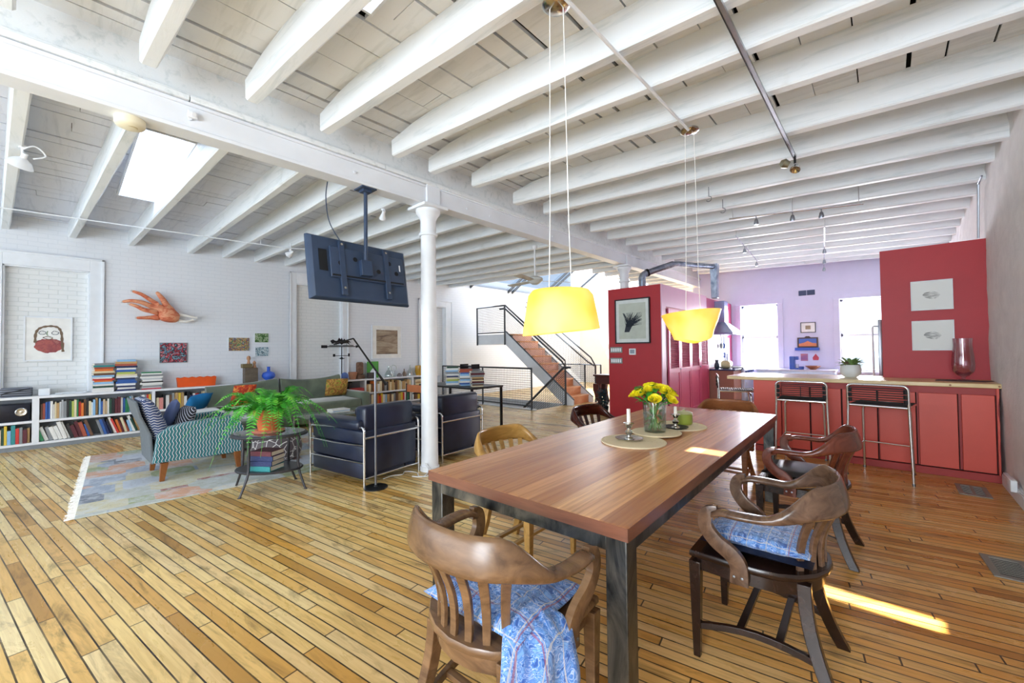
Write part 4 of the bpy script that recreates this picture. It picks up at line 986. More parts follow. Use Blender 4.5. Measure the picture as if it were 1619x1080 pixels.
swoop(1.66, 2.80, lambda u: .775+.085*u**2, 'backrest'); swoop(2.84, 4.02, lambda u: .855-.21*u+.235*u*u, 'backrest')
m = MB(); m.rbox(-.46, .36, -1.0, 1.32, .24, .43, .05); m.build('seat_cushion', M_SOFA, SF)
m = MB(); m.rbox(-.55, .34, -1.0, 1.32, .06, .25, .02); m.build('seat_base', M_SOFA, SF)
m = MB(); m.rbox(-.70, 1.66, -1.42, -.72, .20, .43, .07); m.build('chaise_cushion', M_SOFA, SF)
m = MB(); m.rbox(-.66, 1.60, -1.40, -.74, .05, .21, .02); m.build('chaise_base', M_SOFA, SF)
m = MB(); m.rbox(-.60, .36, 1.32, 1.50, .05, .55, .05); m.build('armrest', M_SOFA, SF)
for x, y in ((1.5, -1.3), (1.5, -.85), (.25, 1.2), (-.6, 1.3), (-.6, -1.3)):
    m = MB(); m.cyl((x, y, .0125 if x > .2 else 0), (x, y, .06), .02, 10); m.build('foot', M_BLACK, SF)
m = MB(); m.pillow((0, 0, 0), .46, .36, .16); o = m.build('throw_pillow', plain('teal_blue_cloth', '#0f6fa8', .8), loc=(-8.45, 1.50, .545), rot=(R_(10), R_(-38), R_(8)), angle=80); tag(o, 'bright teal blue pillow at the left end of green sofa', 'pillow')
tp = NT('orange_ikat'); n = tp.noise(tp.co((1, 1, 1)), 9, 2, .5, 2); tp.set(tp.ramp(n, [(.35, '#c9402a'), (.5, '#e8622f'), (.6, '#f0b050'), (.7, '#d8483c')], 'CONSTANT'), .8)
m = MB(); m.pillow((0, 0, 0), .55, .36, .15); o = m.build('throw_pillow', tp.m, loc=(-8.35, 2.12, .60), rot=(R_(0), R_(-52), R_(0)), angle=80); tag(o, 'orange and red patterned pillow in the middle of green sofa', 'pillow')
tp = NT('ochre_floral'); n = tp.noise(tp.co((1, 1, 1)), 6, 3, .5, 3); tp.set(tp.ramp(n, [(.3, '#8a7a2c'), (.42, '#b06a3c'), (.5, '#c9a04a'), (.6, '#9a9a3a'), (.7, '#a85a4a')], 'CONSTANT'), .8)
m = MB(); m.pillow((0, 0, 0), .42, .44, .14); o = m.build('throw_pillow', tp.m, loc=(-8.36, 3.78, .635), rot=(R_(0), R_(-62), R_(-12)), angle=80); tag(o, 'ochre floral square pillow at the right end of sofa', 'pillow')
def flat_sheet(label, x, y, z, w, d, rot, col, name='magazine', group=None, th=.006):
    m = MB(); m.box(-w/2, w/2, -d/2, d/2, 0, th); o = m.build(name, plain('paper_'+col[1:], col, .5), loc=(x, y, z), rot=(0, 0, rot), smooth=False); tag(o, label, 'magazine', group); return o
flat_sheet('black and white magazine on the left end of sofa', -7.75, 1.45, .4305, .3, .22, .3, '#d8dade'); flat_sheet('dark magazine lying open near the blue pillow', -7.6, 1.48, .437, .22, .16, .7, '#3a3c44')
flat_sheet('white paper on the chaise behind the fern', -6.85, 1.72, .431, .32, .22, .1, '#e8ecf2')
# glass coffee table
CT = thing('coffee_table', 'glass topped coffee table with thin chrome legs before sofa', 'table', (-6.35, 2.85, .0125)); m = MB(); m.rbox(-.35, .35, -.55, .55, .40, .412, .004); m.build('glass_top', glass('green_edge_glass', (.82, .93, .9), .02, .4), CT)
for x in (-.3, .3):
    for y in (-.5, .5): m = MB(); m.cyl((x, y, 0), (x, y, .40), .012, 10); m.build('leg', M_CHROME, CT)
m = MB(); m.tube([(-.3, -.5, .39), (.3, -.5, .39), (.3, .5, .39), (-.3, .5, .39)], .008, 8, closed=True); m.build('rail', M_CHROME, CT)
stack(['white', 'pale blue', 'white'], -6.35, 2.9, .4255, 'books on the glass coffee table', 'the pile on the glass coffee table', seed=12, th=(.01, .02), L=(.24, .3), D=(.2, .22))
# pouf
tp = NT('pouf_leather'); v = tp.co(); vo = tp.n('ShaderNodeTexVoronoi', feature='DISTANCE_TO_EDGE'); tp.l(v, vo.inputs['Vector']); vo.inputs['Scale'].default_value = 11; tp.set(tp.ramp(vo.outputs['Distance'], [(.025, '#e6e2de'), (.04, '#5f5457')]), .6)
m = MB(); m.lathe([(0, 0), (.2, .0), (.27, .05), (.29, .15), (.27, .26), (.2, .325), (.1, .34), (0, .342)], 36); o = m.build('pouf', tp.m, loc=(-5.72, 1.82, .012)); tag(o, 'round brown leather pouf with white stitched hexagons behind side table', 'pouf')

# ------------------------------------------------------------------ oval side table, fern and books under it
M_DGREY = plain('dark_pewter_metal', '#47464a', .4, .6)
ST = thing('side_table', 'oval dark metal side table with splayed legs holding fern', 'table', (-4.60, 1.40, 0), R_(42.5))
m = MB(); m.lathe([(0, .535), (.36, .535), (.365, .545), (.355, .56), (0, .56)], 48, sx=1.0, sy=.72); m.build('tabletop', M_DGREY, ST)
m = MB(); m.lathe([(0, .5605), (.335, .5605), (.335, .566), (0, .566)], 48, sx=1.0, sy=.70); m.build('glass_inlay', plain('dark_glossy_glass', '#5b6068', .08, .3), ST)
m = MB(); m.lathe([(0, .195), (.315, .195), (.32, .205), (.31, .215), (0, .215)], 48, sx=1.0, sy=.70); m.build('lower_shelf', M_DGREY, ST)
for a, b in ((-.30, .04), (.30, -.02), (-.08, -.21), (.08, .21)):
    m = MB(); f = 1.0; P = smoothpath([(a*1.0, b*1.0, .54), (a*.98, b*.98, .35), (a*1.02, b*1.02, .19), (a*1.18+(.02 if a > 0 else -.02), b*1.35, .0)], 5)
    m.tube(P, [.016-.006*i/(len(P)-1) for i in range(len(P))], 8); m.lathe([(0, 0), (.018, 0), (.014, .008), (0, .008)], 10, (P[-1].x, P[-1].y, 0)); m.build('leg', M_DGREY, ST)
stack(['teal', 'navy', 'navy', 'maroon'], -4.53, 1.36, .2155, 'books under the side table', 'the pile under the side table', seed=15, th=(.035, .048), L=(.22, .25), D=(.17, .2), rot=-.95)
M_TERRA = plain('terracotta', '#c96a3a', .8, sc=12, var=.1)
PF = thing('potted_fern', 'large bright green fern in terracotta pot on side table', 'plant', (-4.63, 1.40, .5665))
m = MB(); m.lathe([(0, 0), (.14, 0), (.15, .012), (.14, .018), (0, .014)], 32); m.build('saucer', plain('pink_terracotta', '#dc8a70', .8), PF)
m = MB(); m.lathe([(0, .016), (.092, .016), (.118, .17), (.130, .172), (.134, .225), (.120, .228), (.116, .19), (0, .188)], 32); m.build('pot', M_TERRA, PF)
m = MB(); m.lathe([(0, .189), (.112, .189), (.10, .2), (0, .205)], 20); m.build('soil', plain('soil', '#2c2018', .9), PF)
tf = NT('fern_green'); n = tf.noise(tf.co(), 9, 2); tf.set(tf.ramp(n, [(.3, '#1f7a1e'), (.5, '#46ae30'), (.7, '#8ad64a')]), .5); tf.b.inputs['Subsurface Weight'].default_value = .0
def frond(m, az, L, rise, droop, w, seed):
    rr = random.Random(seed); n = 26; P = []; d = Vector((math.cos(az), math.sin(az), 0)); base = Vector((d.x*.04, d.y*.04, .20))
    for i in range(n+1):
        u = i/n; P.append(base+d*L*(u*(1-.18*u*droop))+Vector((0, 0, rise*math.sin(min(1, u*1.25)*math.pi*.5)*1.0-droop*L*u**2.4))+Vector((-d.y, d.x, 0))*.05*math.sin(u*2+seed))
    m.tube(P, [.0035*(1-.7*i/n) for i in range(n+1)], 4)
    for i in range(2, n):
        u = i/n; t_ = (P[i+1]-P[i-1]).normalized(); s = t_.cross(Vector((0, 0, 1))).normalized(); up = s.cross(t_)
        ll = w*math.sin(math.pi*min(1, u*.93+.10))**.7*(1.1-.3*u)
        for sg in (-1, 1):
            q = (s*sg+t_*.35-up*rr.uniform(.0, .35)).normalized(); a = P[i]; hw = t_*ll*.16
            v = [m.bm.verts.new(p) for p in (a-hw*.4, a+q*ll*.35-hw, a+q*ll*.8-hw*.7, a+q*ll, a+q*ll*.8+hw*.5, a+q*ll*.35+hw)]
            m.face(v)
rr = random.Random(77); m = MB()
for i in range(46):
    az = i*2.399; k = i/46; frond(m, az, rr.uniform(.40, .66)*(1-.2*(k < .25)), rr.uniform(.12, .33), rr.uniform(.3, 1.15), rr.uniform(.055, .075), i)
frond(m, R_(222), .95, .12, .42, .06, 91); frond(m, R_(196), .62, .08, .6, .055, 93); frond(m, R_(42), .72, .2, .45, .06, 92); frond(m, R_(60), .66, .22, .7, .06, 94)
m.build('fronds', tf.m, PF, angle=80, fixn=False)

# ------------------------------------------------------------------ tubular leather armchairs
M_LEATH = NT('blue_black_leather'); n = M_LEATH.noise(M_LEATH.co(), 3, 3, .5, .4); M_LEATH.set(M_LEATH.ramp(n, [(.3, '#161b2c'), (.7, '#262f48')]), .3); M_LEATH.bump(M_LEATH.noise(M_LEATH.co(), 60, 3), .12, .003); M_LEATH = M_LEATH.m
def tub_chair(label, loc, rz):
    t = thing('leather_armchair', label, 'armchair', loc, rz, 'black leather and chrome armchairs')
    W, D = .36, .48     # half width, half depth; faces +y
    def bar(pts, r=.0115, rf=.05): mm = MB(); mm.tube(fillet(pts, rf, 6), r, 10); mm.build('chrome_tube', M_CHROME, t)
    for s in (-1, 1):
        bar([(s*W, -D, 0), (s*W, -D, .60), (s*W, D, .545), (s*W, D, .0)])
        bar([(s*W, -D, .42), (s*(W+.002), 0, .40), (s*W, D, .40)], .007); bar([(s*W, -D, .245), (s*W, D, .22)], .007)
    bar([(-W, -D, .49), (W, -D, .49)], .0115); bar([(-W, -D, .09), (W, -D, .09)], .009); bar([(-W, D, .09), (W, D, .09)], .009)
    for s in (-1, 1):
        m = MB()
        for z0, z1, b in ((.07, .235, 0), (.24, .41, .004), (.415, .56, 0)): m.rbox(s*W-(.155 if s > 0 else -.012)-(0 if s > 0 else 0), s*W-(.012 if s > 0 else -.155), -D+.03, D-.02, z0, z1, .02)
        m.build('side_cushion', M_LEATH, t)
        m = MB(); m.rbox(min(s*W-.175*s, s*W+.03*s), max(s*W-.175*s, s*W+.03*s), -D+.06, D-.01, .565, .665, .035); m.build('arm_cushion', M_LEATH, t)
    m = MB(); m.rbox(-W+.165, W-.165, -D+.03, -D+.20, .07, .55, .03); m.rbox(-W+.035, W-.035, -D+.035, -D+.205, .50, .80, .04, seg=4); m.build('back_cushion', M_LEATH, t)
    m = MB(); m.rbox(-W+.02, W-.02, -D+.014, -D+.05, .12, .56, .015); m.build('back_panel', M_LEATH, t)
    m = MB(); m.rbox(-W+.155, W-.155, -D+.2, D-.02, .10, .42, .04); m.build('seat_cushion', M_LEATH, t)
    return t
LC = tub_chair('black leather chrome-tube armchair left of the white column', (-4.385, 2.305, 0), R_(98.5))
def wide_back(t):
    for c in t.children:
        pass
dup(LC, (-4.50, 3.42, 0), R_(94), 'black leather chrome-tube armchair right of the white column')
# floor lamp
FL = thing('floor_lamp', 'thin black floor lamp with a long tilted arm', 'lamp', (-3.795, 2.108, 0))
m = MB(); m.lathe([(0, 0), (.115, 0), (.115, .01), (.02, .016), (.012, .03), (0, .03)], 32); m.build('base', M_BLACK, FL)
m = MB(); m.cyl((0, 0, .02), (0, 0, 1.16), .011, 10); m.build('pole', plain('dark_chrome', '#7d8086', .3, .9), FL)
m = MB(); m.tube([(0, .12, 1.02), (0, .02, 1.15), (0, -.227, 1.487)], [.016, .010, .008], 8); m.build('arm', M_BLACK, FL)
m = MB(); m.tube([(0, -.227, 1.487), (0, -.27, 1.475), (0, -.36, 1.447)], [.007, .006, .006], 8); m.obox((0, -.38, 1.44), (.03, .07, .014), (R_(15), 0, 0)); m.build('lamp_head', M_BLACK, FL)
m = MB(); m.tube(smoothpath([(-3.98, 2.30, .006), (-4.0, 2.42, .006), (-3.96, 2.52, .006), (-4.03, 2.60, .006), (-3.9, 2.66, .006), (-3.76, 2.60, .006), (-3.7, 2.68, .006), (-3.78, 2.76, .04), (-3.80, 2.70, .12), (-3.79, 2.74, .03), (-3.72, 2.62, .006), (-3.82, 2.55, .006)], 6), .0045, 6)
o = m.build('power_cord', M_WHITE); tag(o, 'tangled white power cord on the floor by the column foot', 'cord')

# ------------------------------------------------------------------ television on its ceiling mount
M_TV = plain('dark_blue_grey_plastic', '#33445f', .42, var=.08)
TV = thing('television', 'dark flat television seen from behind, tilted downward', 'television', (-3.96, 2.06, 2.165), 0)
tvM = Matrix.Rotation(R_(4), 4, 'Z') @ Matrix.Rotation(R_(-9), 4, 'Y')   # back face looks +x and a little up
def tvp(m, x0, x1, y0, y1, z0, z1, r=None):
    if r: m.rbox(x0, x1, y0, y1, z0, z1, r, tvM)
    else: m.box(x0, x1, y0, y1, z0, z1, tvM)
m = MB(); rings = []
for x, k in ((-.035, 1.0), (-.02, 1.0), (.005, .985), (.03, .93)): rings.append([tvM @ Vector((x, y*k, z*k)) for y, z in ((-.553, -.314), (.553, -.314), (.553, .314), (-.553, .314))])
m.loft(rings); m.build('back_shell', M_TV, TV, bevel=.004)
m = MB(); tvp(m, -.036, -.034, -.54, .54, -.30, .30); m.build('screen', plain('black_screen', '#08090c', .1), TV)
m = MB(); tvp(m, .03, .055, -.36, .48, -.10, .21, .01); m.build('electronics_cover', M_TV, TV)
m = MB(); tvp(m, .055, .062, -.35, .46, -.085, -.07); tvp(m, .03, .034, -.46, -.38, -.04, .17); m.build('cable_trough', M_BLACK, TV)
for y in (-.24, .26):
    m = MB(); tvp(m, .04, .066, y-.028, y+.028, -.27, .27); m.build('mount_rail', M_TV, TV, bevel=.003)
    for z in (.24, -.2): m = MB(); m.cyl(tvM @ Vector((.066, y, z)), tvM @ Vector((.072, y, z)), .012, 12); m.build('bolt', M_SILVER, TV)
for y, z in ((-.36+.1, .05), (-.1, .11), (.05, -.0), (.38, .03), (.30, .13), (.16, .02)):
    m = MB(); m.cyl(tvM @ Vector((.055, y, z)), tvM @ Vector((.0565, y, z)), .024, 18); m.build('round_hole', M_BLACK, TV)
m = MB(); tvp(m, .056, .058, .42, .435, .06, .13); m.build('white_sticker', M_WHITE, TV)
TM = thing('ceiling_mount', 'blue-grey pole mount holding the television from the girder', 'mount', (-3.885, 2.06, 2.2))
m = MB(); m.obox((0, 0, .807), (.17, .16, .014)); m.obox((0, 0, .79), (.09, .09, .03)); m.build('ceiling_plate', M_TV, TM, bevel=.003)
m = MB(); m.cyl((0, .0, .02), (0, .0, .80), .019, 14); m.build('pole', M_TV, TM)
m = MB(); m.obox((0.005, 0, .0), (.06, .12, .16), (0, R_(-9), 0)); m.build('tilt_bracket', M_TV, TM, bevel=.006)
m = MB(); m.tube(smoothpath([(-3.99, 1.72, 3.02), (-3.98, 1.70, 2.85), (-3.97, 1.73, 2.62), (-3.93, 1.82, 2.44)], 8), .005, 6); o = m.build('hanging_cable', M_TV); tag(o, 'dark cable hanging from beam down to the television', 'cable')
# ------------------------------------------------------------------ red closet block
M_ROSE_P = plaster('hazed_red_wall', '#b8406a', .05, 3, .35, .06, .002)  # red paled to rose, window glare put into the wall colour
m = MB(); m.box(-4.08, -3.02, 7.3, 9.82, 0, 2.53); struct(m.build('wall_closet', M_RED, bevel=.004))
m = MB(); m.box(-3.12, -3.02, 9.82, YF, 0, 2.50); struct(m.build('wall_kitchen', M_ROSE_P, smooth=False))
m = MB(); m.box(-3.019, -3.0, 7.302, 7.50, 0, 2.53); m.box(-3.019, -3.0, 7.5, 9.82, 2.13, 2.53); struct(m.build('trim_%d' % tn, plaster('glare_pink', '#d9a9c2', .04, 3, .3, .05, .002), bevel=.002)); tn += 1  # glare on the red corner and header put into this pale pink
M_LOUV = plain('hazed_red_gloss', '#bd4a6e', .3, var=.05)  # gloss red shifted to rose, haze put into the door colour
for i in range(4):
    y0 = 7.53+.572*i; y1 = y0+.56
    t = thing('louvered_door', ['leftmost', 'second from the left', 'third from the left', 'rightmost'][i]+' tall rose louvered bifold door of the red closet', 'door', (-2.998, (y0+y1)/2, .03), 0, 'bifold doors of the red closet'); h = (y1-y0)/2; H = 2.07
    m = MB(); m.box(0, .032, -h, -h+.07, 0, H); m.box(0, .032, h-.07, h, 0, H); m.box(0, .032, -h+.07, h-.07, 0, .12); m.box(0, .032, -h+.07, h-.07, .86, .95); m.box(0, .032, -h+.07, h-.07, H-.08, H); m.box(.006, .022, -h+.07, h-.07, .12, .86); m.build('door_frame', M_LOUV, t, bevel=.003)
    m = MB(); z = .97
    while z < H-.1: m.obox((.016, 0, z), (.028, 2*h-.15, .006), (0, R_(38), 0)); z += .034
    m.build('louvers', M_LOUV, t, smooth=False)
    if i % 2 == 0: m = MB(); m.lathe([(0, 0), (.008, 0), (.007, .012), (.014, .018), (.012, .028), (0, .03)], 14); m.build('knob', M_STEEL, t, loc=(.032, h-.035, .93), rot=(0, R_(90), 0))
# framed print of a windblown tree
def yframed(name, label, x0, x1, y, z0, z1, fmat, fw, mount, art_box=None, art=None, depth=.03):
    t = thing(name, label, 'picture', ((x0+x1)/2, y, (z0+z1)/2)); hx, hz = (x1-x0)/2, (z1-z0)/2
    m = MB(); m.box(-hx, -hx+fw, -depth, 0, -hz, hz); m.box(hx-fw, hx, -depth, 0, -hz, hz); m.box(-hx+fw, hx-fw, -depth, 0, -hz, -hz+fw); m.box(-hx+fw, hx-fw, -depth, 0, hz-fw, hz); m.build('frame', fmat, t, bevel=.002)
    m = MB(); m.box(-hx+fw, hx-fw, -depth*.55, -.001, -hz+fw, hz-fw); m.build('mount', plain('mount_'+mount[1:], mount, .6), t, smooth=False)
    if art: m = MB(); a = art_box; m.box(a[0], a[1], -depth*.55-.002, -depth*.55, a[2], a[3]); m.build('picture', art, t, smooth=False)
    return t
TP = yframed('tree_print', 'black framed print of dark bare branches on red closet', -3.918, -3.21, 7.299, 1.455, 2.312, M_BLACK, .022, '#dfe6e4', (-.27, .27, -.34, .34), plain('print_paper', '#c2cbc0', .7), .035)
m = MB(); rr = random.Random(12); M_INKD = plain('dark_ink', '#2c3440', .8)
m.loft([[Vector((x, -.0225, z)) for x, z in ((-.16, -.21), (-.06, -.21), (.02, -.06), (-.12, -.04))], [Vector((x, -.0215, z)) for x, z in ((-.16, -.21), (-.06, -.21), (.02, -.06), (-.12, -.04))]])
for i in range(70):
    a = R_(rr.uniform(5, 118)); L = rr.uniform(.16, .40); x0 = rr.uniform(-.12, .0); z0 = -.09+rr.uniform(-.03, .05); x1 = min(.20, max(-.19, x0+L*math.cos(a))); z1 = min(.16, z0+L*math.sin(a))
    m.tube([(x0, -.0225, z0), ((x0+x1)/2+rr.uniform(-.02, .02), -.0225, (z0+z1)/2), (x1, -.0225, z1)], [.006, .004, .0015], 4)
m.build('drawn_branches', M_INKD, TP, smooth=False)
def switch_plate(label, z0, z1):
    t = thing('switch_plate', label, 'switch', (-3.915, 7.299, (z0+z1)/2), 0, 'light switch plates on red closet'); h = (z1-z0)/2
    m = MB(); m.box(-.13, .13, -.008, 0, -h, h); m.build('plate', plain('grey_plate', '#8c9290', .5), t, bevel=.003)
    for k in range(5): m = MB(); m.box(-.108+k*.046, -.076+k*.046, -.014, -.008, -.034, .034); m.build('rocker_switch', M_WHITE, t, bevel=.002)
switch_plate('upper row of white rocker switches on the red closet front', 1.28, 1.392); switch_plate('lower row of white rocker switches on the red closet front', 1.07, 1.18)
t = thing('thermostat', 'small square grey white thermostat right of switches', 'thermostat', (-3.57, 7.299, 1.30)); m = MB(); m.box(-.068, .068, -.022, 0, -.06, .06); m.build('case', M_WHITE, t, bevel=.006)
m = MB(); m.box(-.045, .045, -.024, -.022, -.035, .04); m.build('display', plain('grey_display', '#8f9aa8', .3), t)
# ventilation duct
def galv():
    t = NT('galvanised_duct'); n = t.noise(t.co(), 5, 3, .6, 1); t.set(t.ramp(n, [(.3, '#6f7c92'), (.7, '#b9c4d2')]), .3, .85); return t.m
M_GALV = galv(); D = thing('ventilation_duct', 'galvanised round duct from closet top across to range hood', 'duct', (-3.75, 8.15, 2.53))
m = MB(); P = fillet([(0, 0, 0), (0, 0, .36), (.10, .10, .42)], .12, 8); m.tube(P, .072, 20); m.build('elbow', M_GALV, D)
m = MB(); m.tube([(.05, .06, .40), (.46, .50, .60)], .066, 20); m.build('long_pipe', M_GALV, D)
m = MB(); m.tube([(.06, .07, .405), (.09, .10, .42)], .082, 20); m.build('black_clamp', M_BLACK, D)
m = MB(); m.tube(fillet([(.42, .46, .585), (.50, .56, .61), (.93, 1.62, .64)], .06, 5), .055, 16); m.build('cross_pipe', M_GALV, D)
m = MB(); rings = []
for z, hx, hy in ((.70, .085, .085), (.66, .085, .085), (.40, .07, .07), (-.07, .065, .065)): rings.append([Vector((.93+a*hx, 1.68+b*hy, z)) for a, b in ((-1, -1), (1, -1), (1, 1), (-1, 1))])
m.loft(rings); m.build('down_duct', M_GALV, D, bevel=.012)
# range hood
H = thing('range_hood', 'stainless pyramid range hood on the rose kitchen wall', 'hood', (-3.02, 10.6, 1.66))
m = MB(); m.box(.0, .26, -1.02, -.62, .30, .86) if False else None
rings = [[Vector((x, y, 0)) for x, y in ((0, -.42), (.46, -.42), (.46, .42), (0, .42))], [Vector((x, y, .05)) for x, y in ((0, -.42), (.46, -.42), (.46, .42), (0, .42))], [Vector((x, y, .30)) for x, y in ((0, -.14), (.22, -.14), (.22, .14), (0, .14))]]
m.loft(rings); m.build('canopy', plain('hood_steel', '#8f9cc0', .25, .8), H, bevel=.004)
m = MB(); m.box(0, .22, -.14, .14, .30, .80); m.build('chimney', plain('hood_steel', '#8f9cc0', .25, .8), H, bevel=.003)
# kitchen run
M_CTOP = plain('dark_blue_black_stone', '#1c2a58', .2); M_BROWNP = plain('brown_rose_panel', '#9a6a5c', .6)
K = thing('kitchen_cabinet', 'kitchen base cabinet with dark top beside the closet doors', 'cabinet', (-3.0, 9.85, 0))
m = MB(); m.box(.0, .52, 0, .62, 0, .845); m.build('cabinet_body', M_BROWNP, K, bevel=.003); m = MB(); m.box(-.0, .55, -.02, .62, .846, .88); m.build('countertop', M_CTOP, K, bevel=.004)
S = thing('kitchen_range', 'pale steel kitchen range with blue knobs under the hood', 'stove', (-3.0, 10.49, 0)); M_PST = plain('pale_steel', '#c3c9de', .35, .5)
m = MB(); m.box(0, .58, 0, .9, .08, .87); m.build('oven_body', M_PST, S, bevel=.006); m = MB(); m.box(0, .56, .0, .9, .871, .895); m.build('cooktop', M_BLACK, S, bevel=.003)
m = MB(); m.box(.58, .60, .06, .84, .2, .70); m.build('oven_door', M_PST, S, bevel=.004); m = MB(); m.tube([(.60, .1, .66), (.64, .12, .66), (.64, .78, .66), (.60, .8, .66)], .01, 8); m.build('handle', M_CHROME, S)
for k in range(5): m = MB(); m.cyl((.58, .12+.165*k, .80), (.61, .12+.165*k, .80), .024, 14); m.build('knob', plain('blue_knob', '#2a3f8c', .3), S)
m = MB(); m.box(.0, .02, -.62, .9, .88, 1.55) if False else None
o = MB(); o.box(-3.019, -3.005, 9.86, 11.6, .9, 1.60); struct(o.build('trim_%d' % tn, M_SMOOTHW, smooth=False)); tn += 1
m = MB(); m.lathe([(0, 0), (.04, 0), (.055, .05), (.05, .10), (.03, .15), (.036, .2), (0, .2)], 18); o = m.build('dark_pitcher', plain('dark_teal_ceramic', '#1e3040', .3), loc=(-2.85, 9.97, .8805)); tag(o, 'dark rounded pitcher at the near end of kitchen counter', 'pitcher')
t = thing('toaster', 'rounded cream toaster on the dark kitchen counter', 'toaster', (-2.72, 10.24, .8805)); m = MB(); m.rbox(-.10, .10, -.14, .14, .012, .18, .06, seg=4); m.build('body', plain('cream_enamel', '#d9cfa0', .3), t)
m = MB(); m.box(-.05, -.03, -.10, .10, .17, .1815); m.box(.03, .05, -.10, .10, .17, .1815); m.box(-.09, .09, -.12, .12, 0, .012); m.build('slots_and_base', M_BLACK, t)
t = thing('utensil_jar', 'jar of blue cooking utensils beside the range', 'utensils', (-2.84, 10.70, .896)); M_BLUE = plain('blue_enamel', '#3c5cb0', .35)
m = MB(); m.lathe([(0, 0), (.06, 0), (.065, .15), (.06, .15), (.055, .01), (0, .01)], 20); m.build('jar', M_BLUE, t)
rr = random.Random(3)
for k in range(9):
    a = rr.uniform(0, 6.28); m = MB(); p = Vector((.05*math.cos(a), .07*math.sin(a), rr.uniform(.24, .33))); m.tube([(p.x*.4, p.y*.4, .02), p], .005, 6); m.obox(p, (.035, .012, .06), (rr.uniform(-.3, .3), rr.uniform(-.3, .3), a)); m.build('utensil', M_BLUE, t)
for k, (y, l) in enumerate(((10.92, 'blue oven mitt hanging under the range hood'), (10.72, 'grey ladle hanging under the range hood'))):
    m = MB(); m.tube([(-2.97, y, 1.655), (-2.95, y, 1.60), (-2.955, y, 1.45)], [.008, .008, .01], 8); m.lathe([(0, -.14), (.035, -.10), (.04, -.03), (.02, .0), (0, .01)], 12, (-2.955, y, 1.46)); o = m.build('hanging_utensil', M_BLUE if k == 0 else M_STEEL); tag(o, l, 'utensil')
# back counter along far wall
K = thing('kitchen_cabinet', 'low kitchen cabinet with pale counter under the lavender wall', 'cabinet', (-1.35, 11.55, 0)); m = MB(); m.box(-.98, .5, -.28, .34, .08, .80); m.build('cabinet_body', M_PST, K, bevel=.003)
m = MB(); m.box(-1.0, .52, -.30, .34, .80, .835); m.build('countertop', plain('pale_lilac_top', '#d9d8ee', .3), K, bevel=.003)
for k in range(3): m = MB(); m.box(-.96+.49*k, -.49+.49*k, -.30, -.28, .1, .78); m.build('door', M_PST, K, bevel=.004)
t = thing('coffee_maker', 'tall blue coffee maker on the far kitchen counter', 'coffee maker', (-1.62, 11.5, .8355)); m = MB(); m.rbox(-.075, .03, -.09, .09, 0, .30, .015); m.rbox(.03, .10, -.08, .08, .22, .30, .012); m.rbox(.03, .10, -.08, .08, 0, .03, .008); m.build('body', M_BLUE, t); m = MB(); m.lathe([(0, .031), (.03, .031), (.036, .10), (.028, .12), (0, .12)], 16, (.068, 0, 0)); m.build('carafe', M_GL, t)
m = MB(); m.lathe([(0, 0), (.05, 0), (.15, .08), (.145, .085), (.05, .012), (0, .012)], 28); o = m.build('wooden_bowl', wood('salad_bowl_wood', '#8c4f32', '#c07848', (4, 4, 12)), loc=(-1.25, 11.45, .8355)); tag(o, 'wide shallow wooden bowl on the far kitchen counter', 'bowl')
m = MB(); m.lathe([(0, 0), (.05, 0), (.05, .07), (.045, .07), (.042, .01), (0, .01)], 20); o = m.build('patterned_cup', M_BLUE, loc=(-1.46, 11.4, .8355)); tag(o, 'small blue cup between coffee maker and wooden bowl', 'cup')
t = yframed('small_framed_picture', 'small black framed picture highest on the lavender wall', -1.52, -1.226, YF-.001, 1.69, 1.935, M_BLACK, .014, '#f2f0ee', (-.05, .05, -.045, .045), plain('tan_print', '#a8947a', .7), .02)
m = MB(); m.box(-1.63, -1.16, YF-.11, YF-.001, 1.27, 1.335); o = m.build('blue_wall_shelf', plain('bright_blue_paint', '#2a55b8', .4), bevel=.003); tag(o, 'bright blue ledge shelf on the lavender wall', 'shelf')
t = thing('mountain_painting', 'wood framed blue and orange mountain painting on blue ledge', 'picture', (-1.385, YF-.035, 1.336)); m = MB(); m.box(-.2, .2, -.012, .012, 0, .24); m.prism([(-.06, .24), (.06, .24), (.03, .27), (-.03, .27)], -.012, .012, 'y'); m.build('frame', plain('dark_brown_frame', '#4a3030', .5), t, bevel=.002)
m = MB(); m.box(-.17, .17, -.014, -.012, .03, .21); m.build('sky', M_BLUE, t); m = MB(); m.prism([(-.17, .03), (.17, .03), (.17, .10), (.09, .11), (.0, .155), (-.06, .12), (-.17, .09)], -.016, -.014, 'y'); m.build('mountain', plain('orange_mountain', '#e08a62', .6), t)
m = MB(); m.box(-1.53, -1.39, YF-.008, YF-.001, 1.02, 1.19); o = m.build('small_print', abstract('print_purple', ['#a06a9a', '#c07a8a', '#d0804a'], 12, 6)); tag(o, 'small purple and orange print below the blue ledge', 'picture')
m = MB(); rr = random.Random(4); m.prism([(-.05, -.06), (.05, -.06), (.06, 0), (.0, .09), (-.06, 0)], -.012, 0, 'y'); o = m.build('red_ornament', plain('red_ornament', '#c8485a', .5), loc=(-1.24, YF-.001, 1.10)); tag(o, 'small red house shaped ornament below the blue ledge', 'ornament')
t = thing('wall_vent', 'dark two slot air vent high on the lavender wall', 'vent', (-1.383, YF-.001, 2.637)); m = MB(); m.box(-.158, -.006, -.012, 0, -.06, .06); m.box(.006, .158, -.012, 0, -.06, .06); m.build('grille', plain('slate_grille', '#3c4666', .5), t, bevel=.002)
F = thing('refrigerator', 'tall steel refrigerator just behind the red wall', 'refrigerator', (.28, 8.75, 0)); m = MB(); m.rbox(-.33, .40, -.45, .45, .02, 1.76, .01); m.build('cabinet', M_STEEL, F); m = MB(); m.rbox(-.378, -.333, -.44, .44, .6, 1.755, .008); m.build('door', M_STEEL, F)
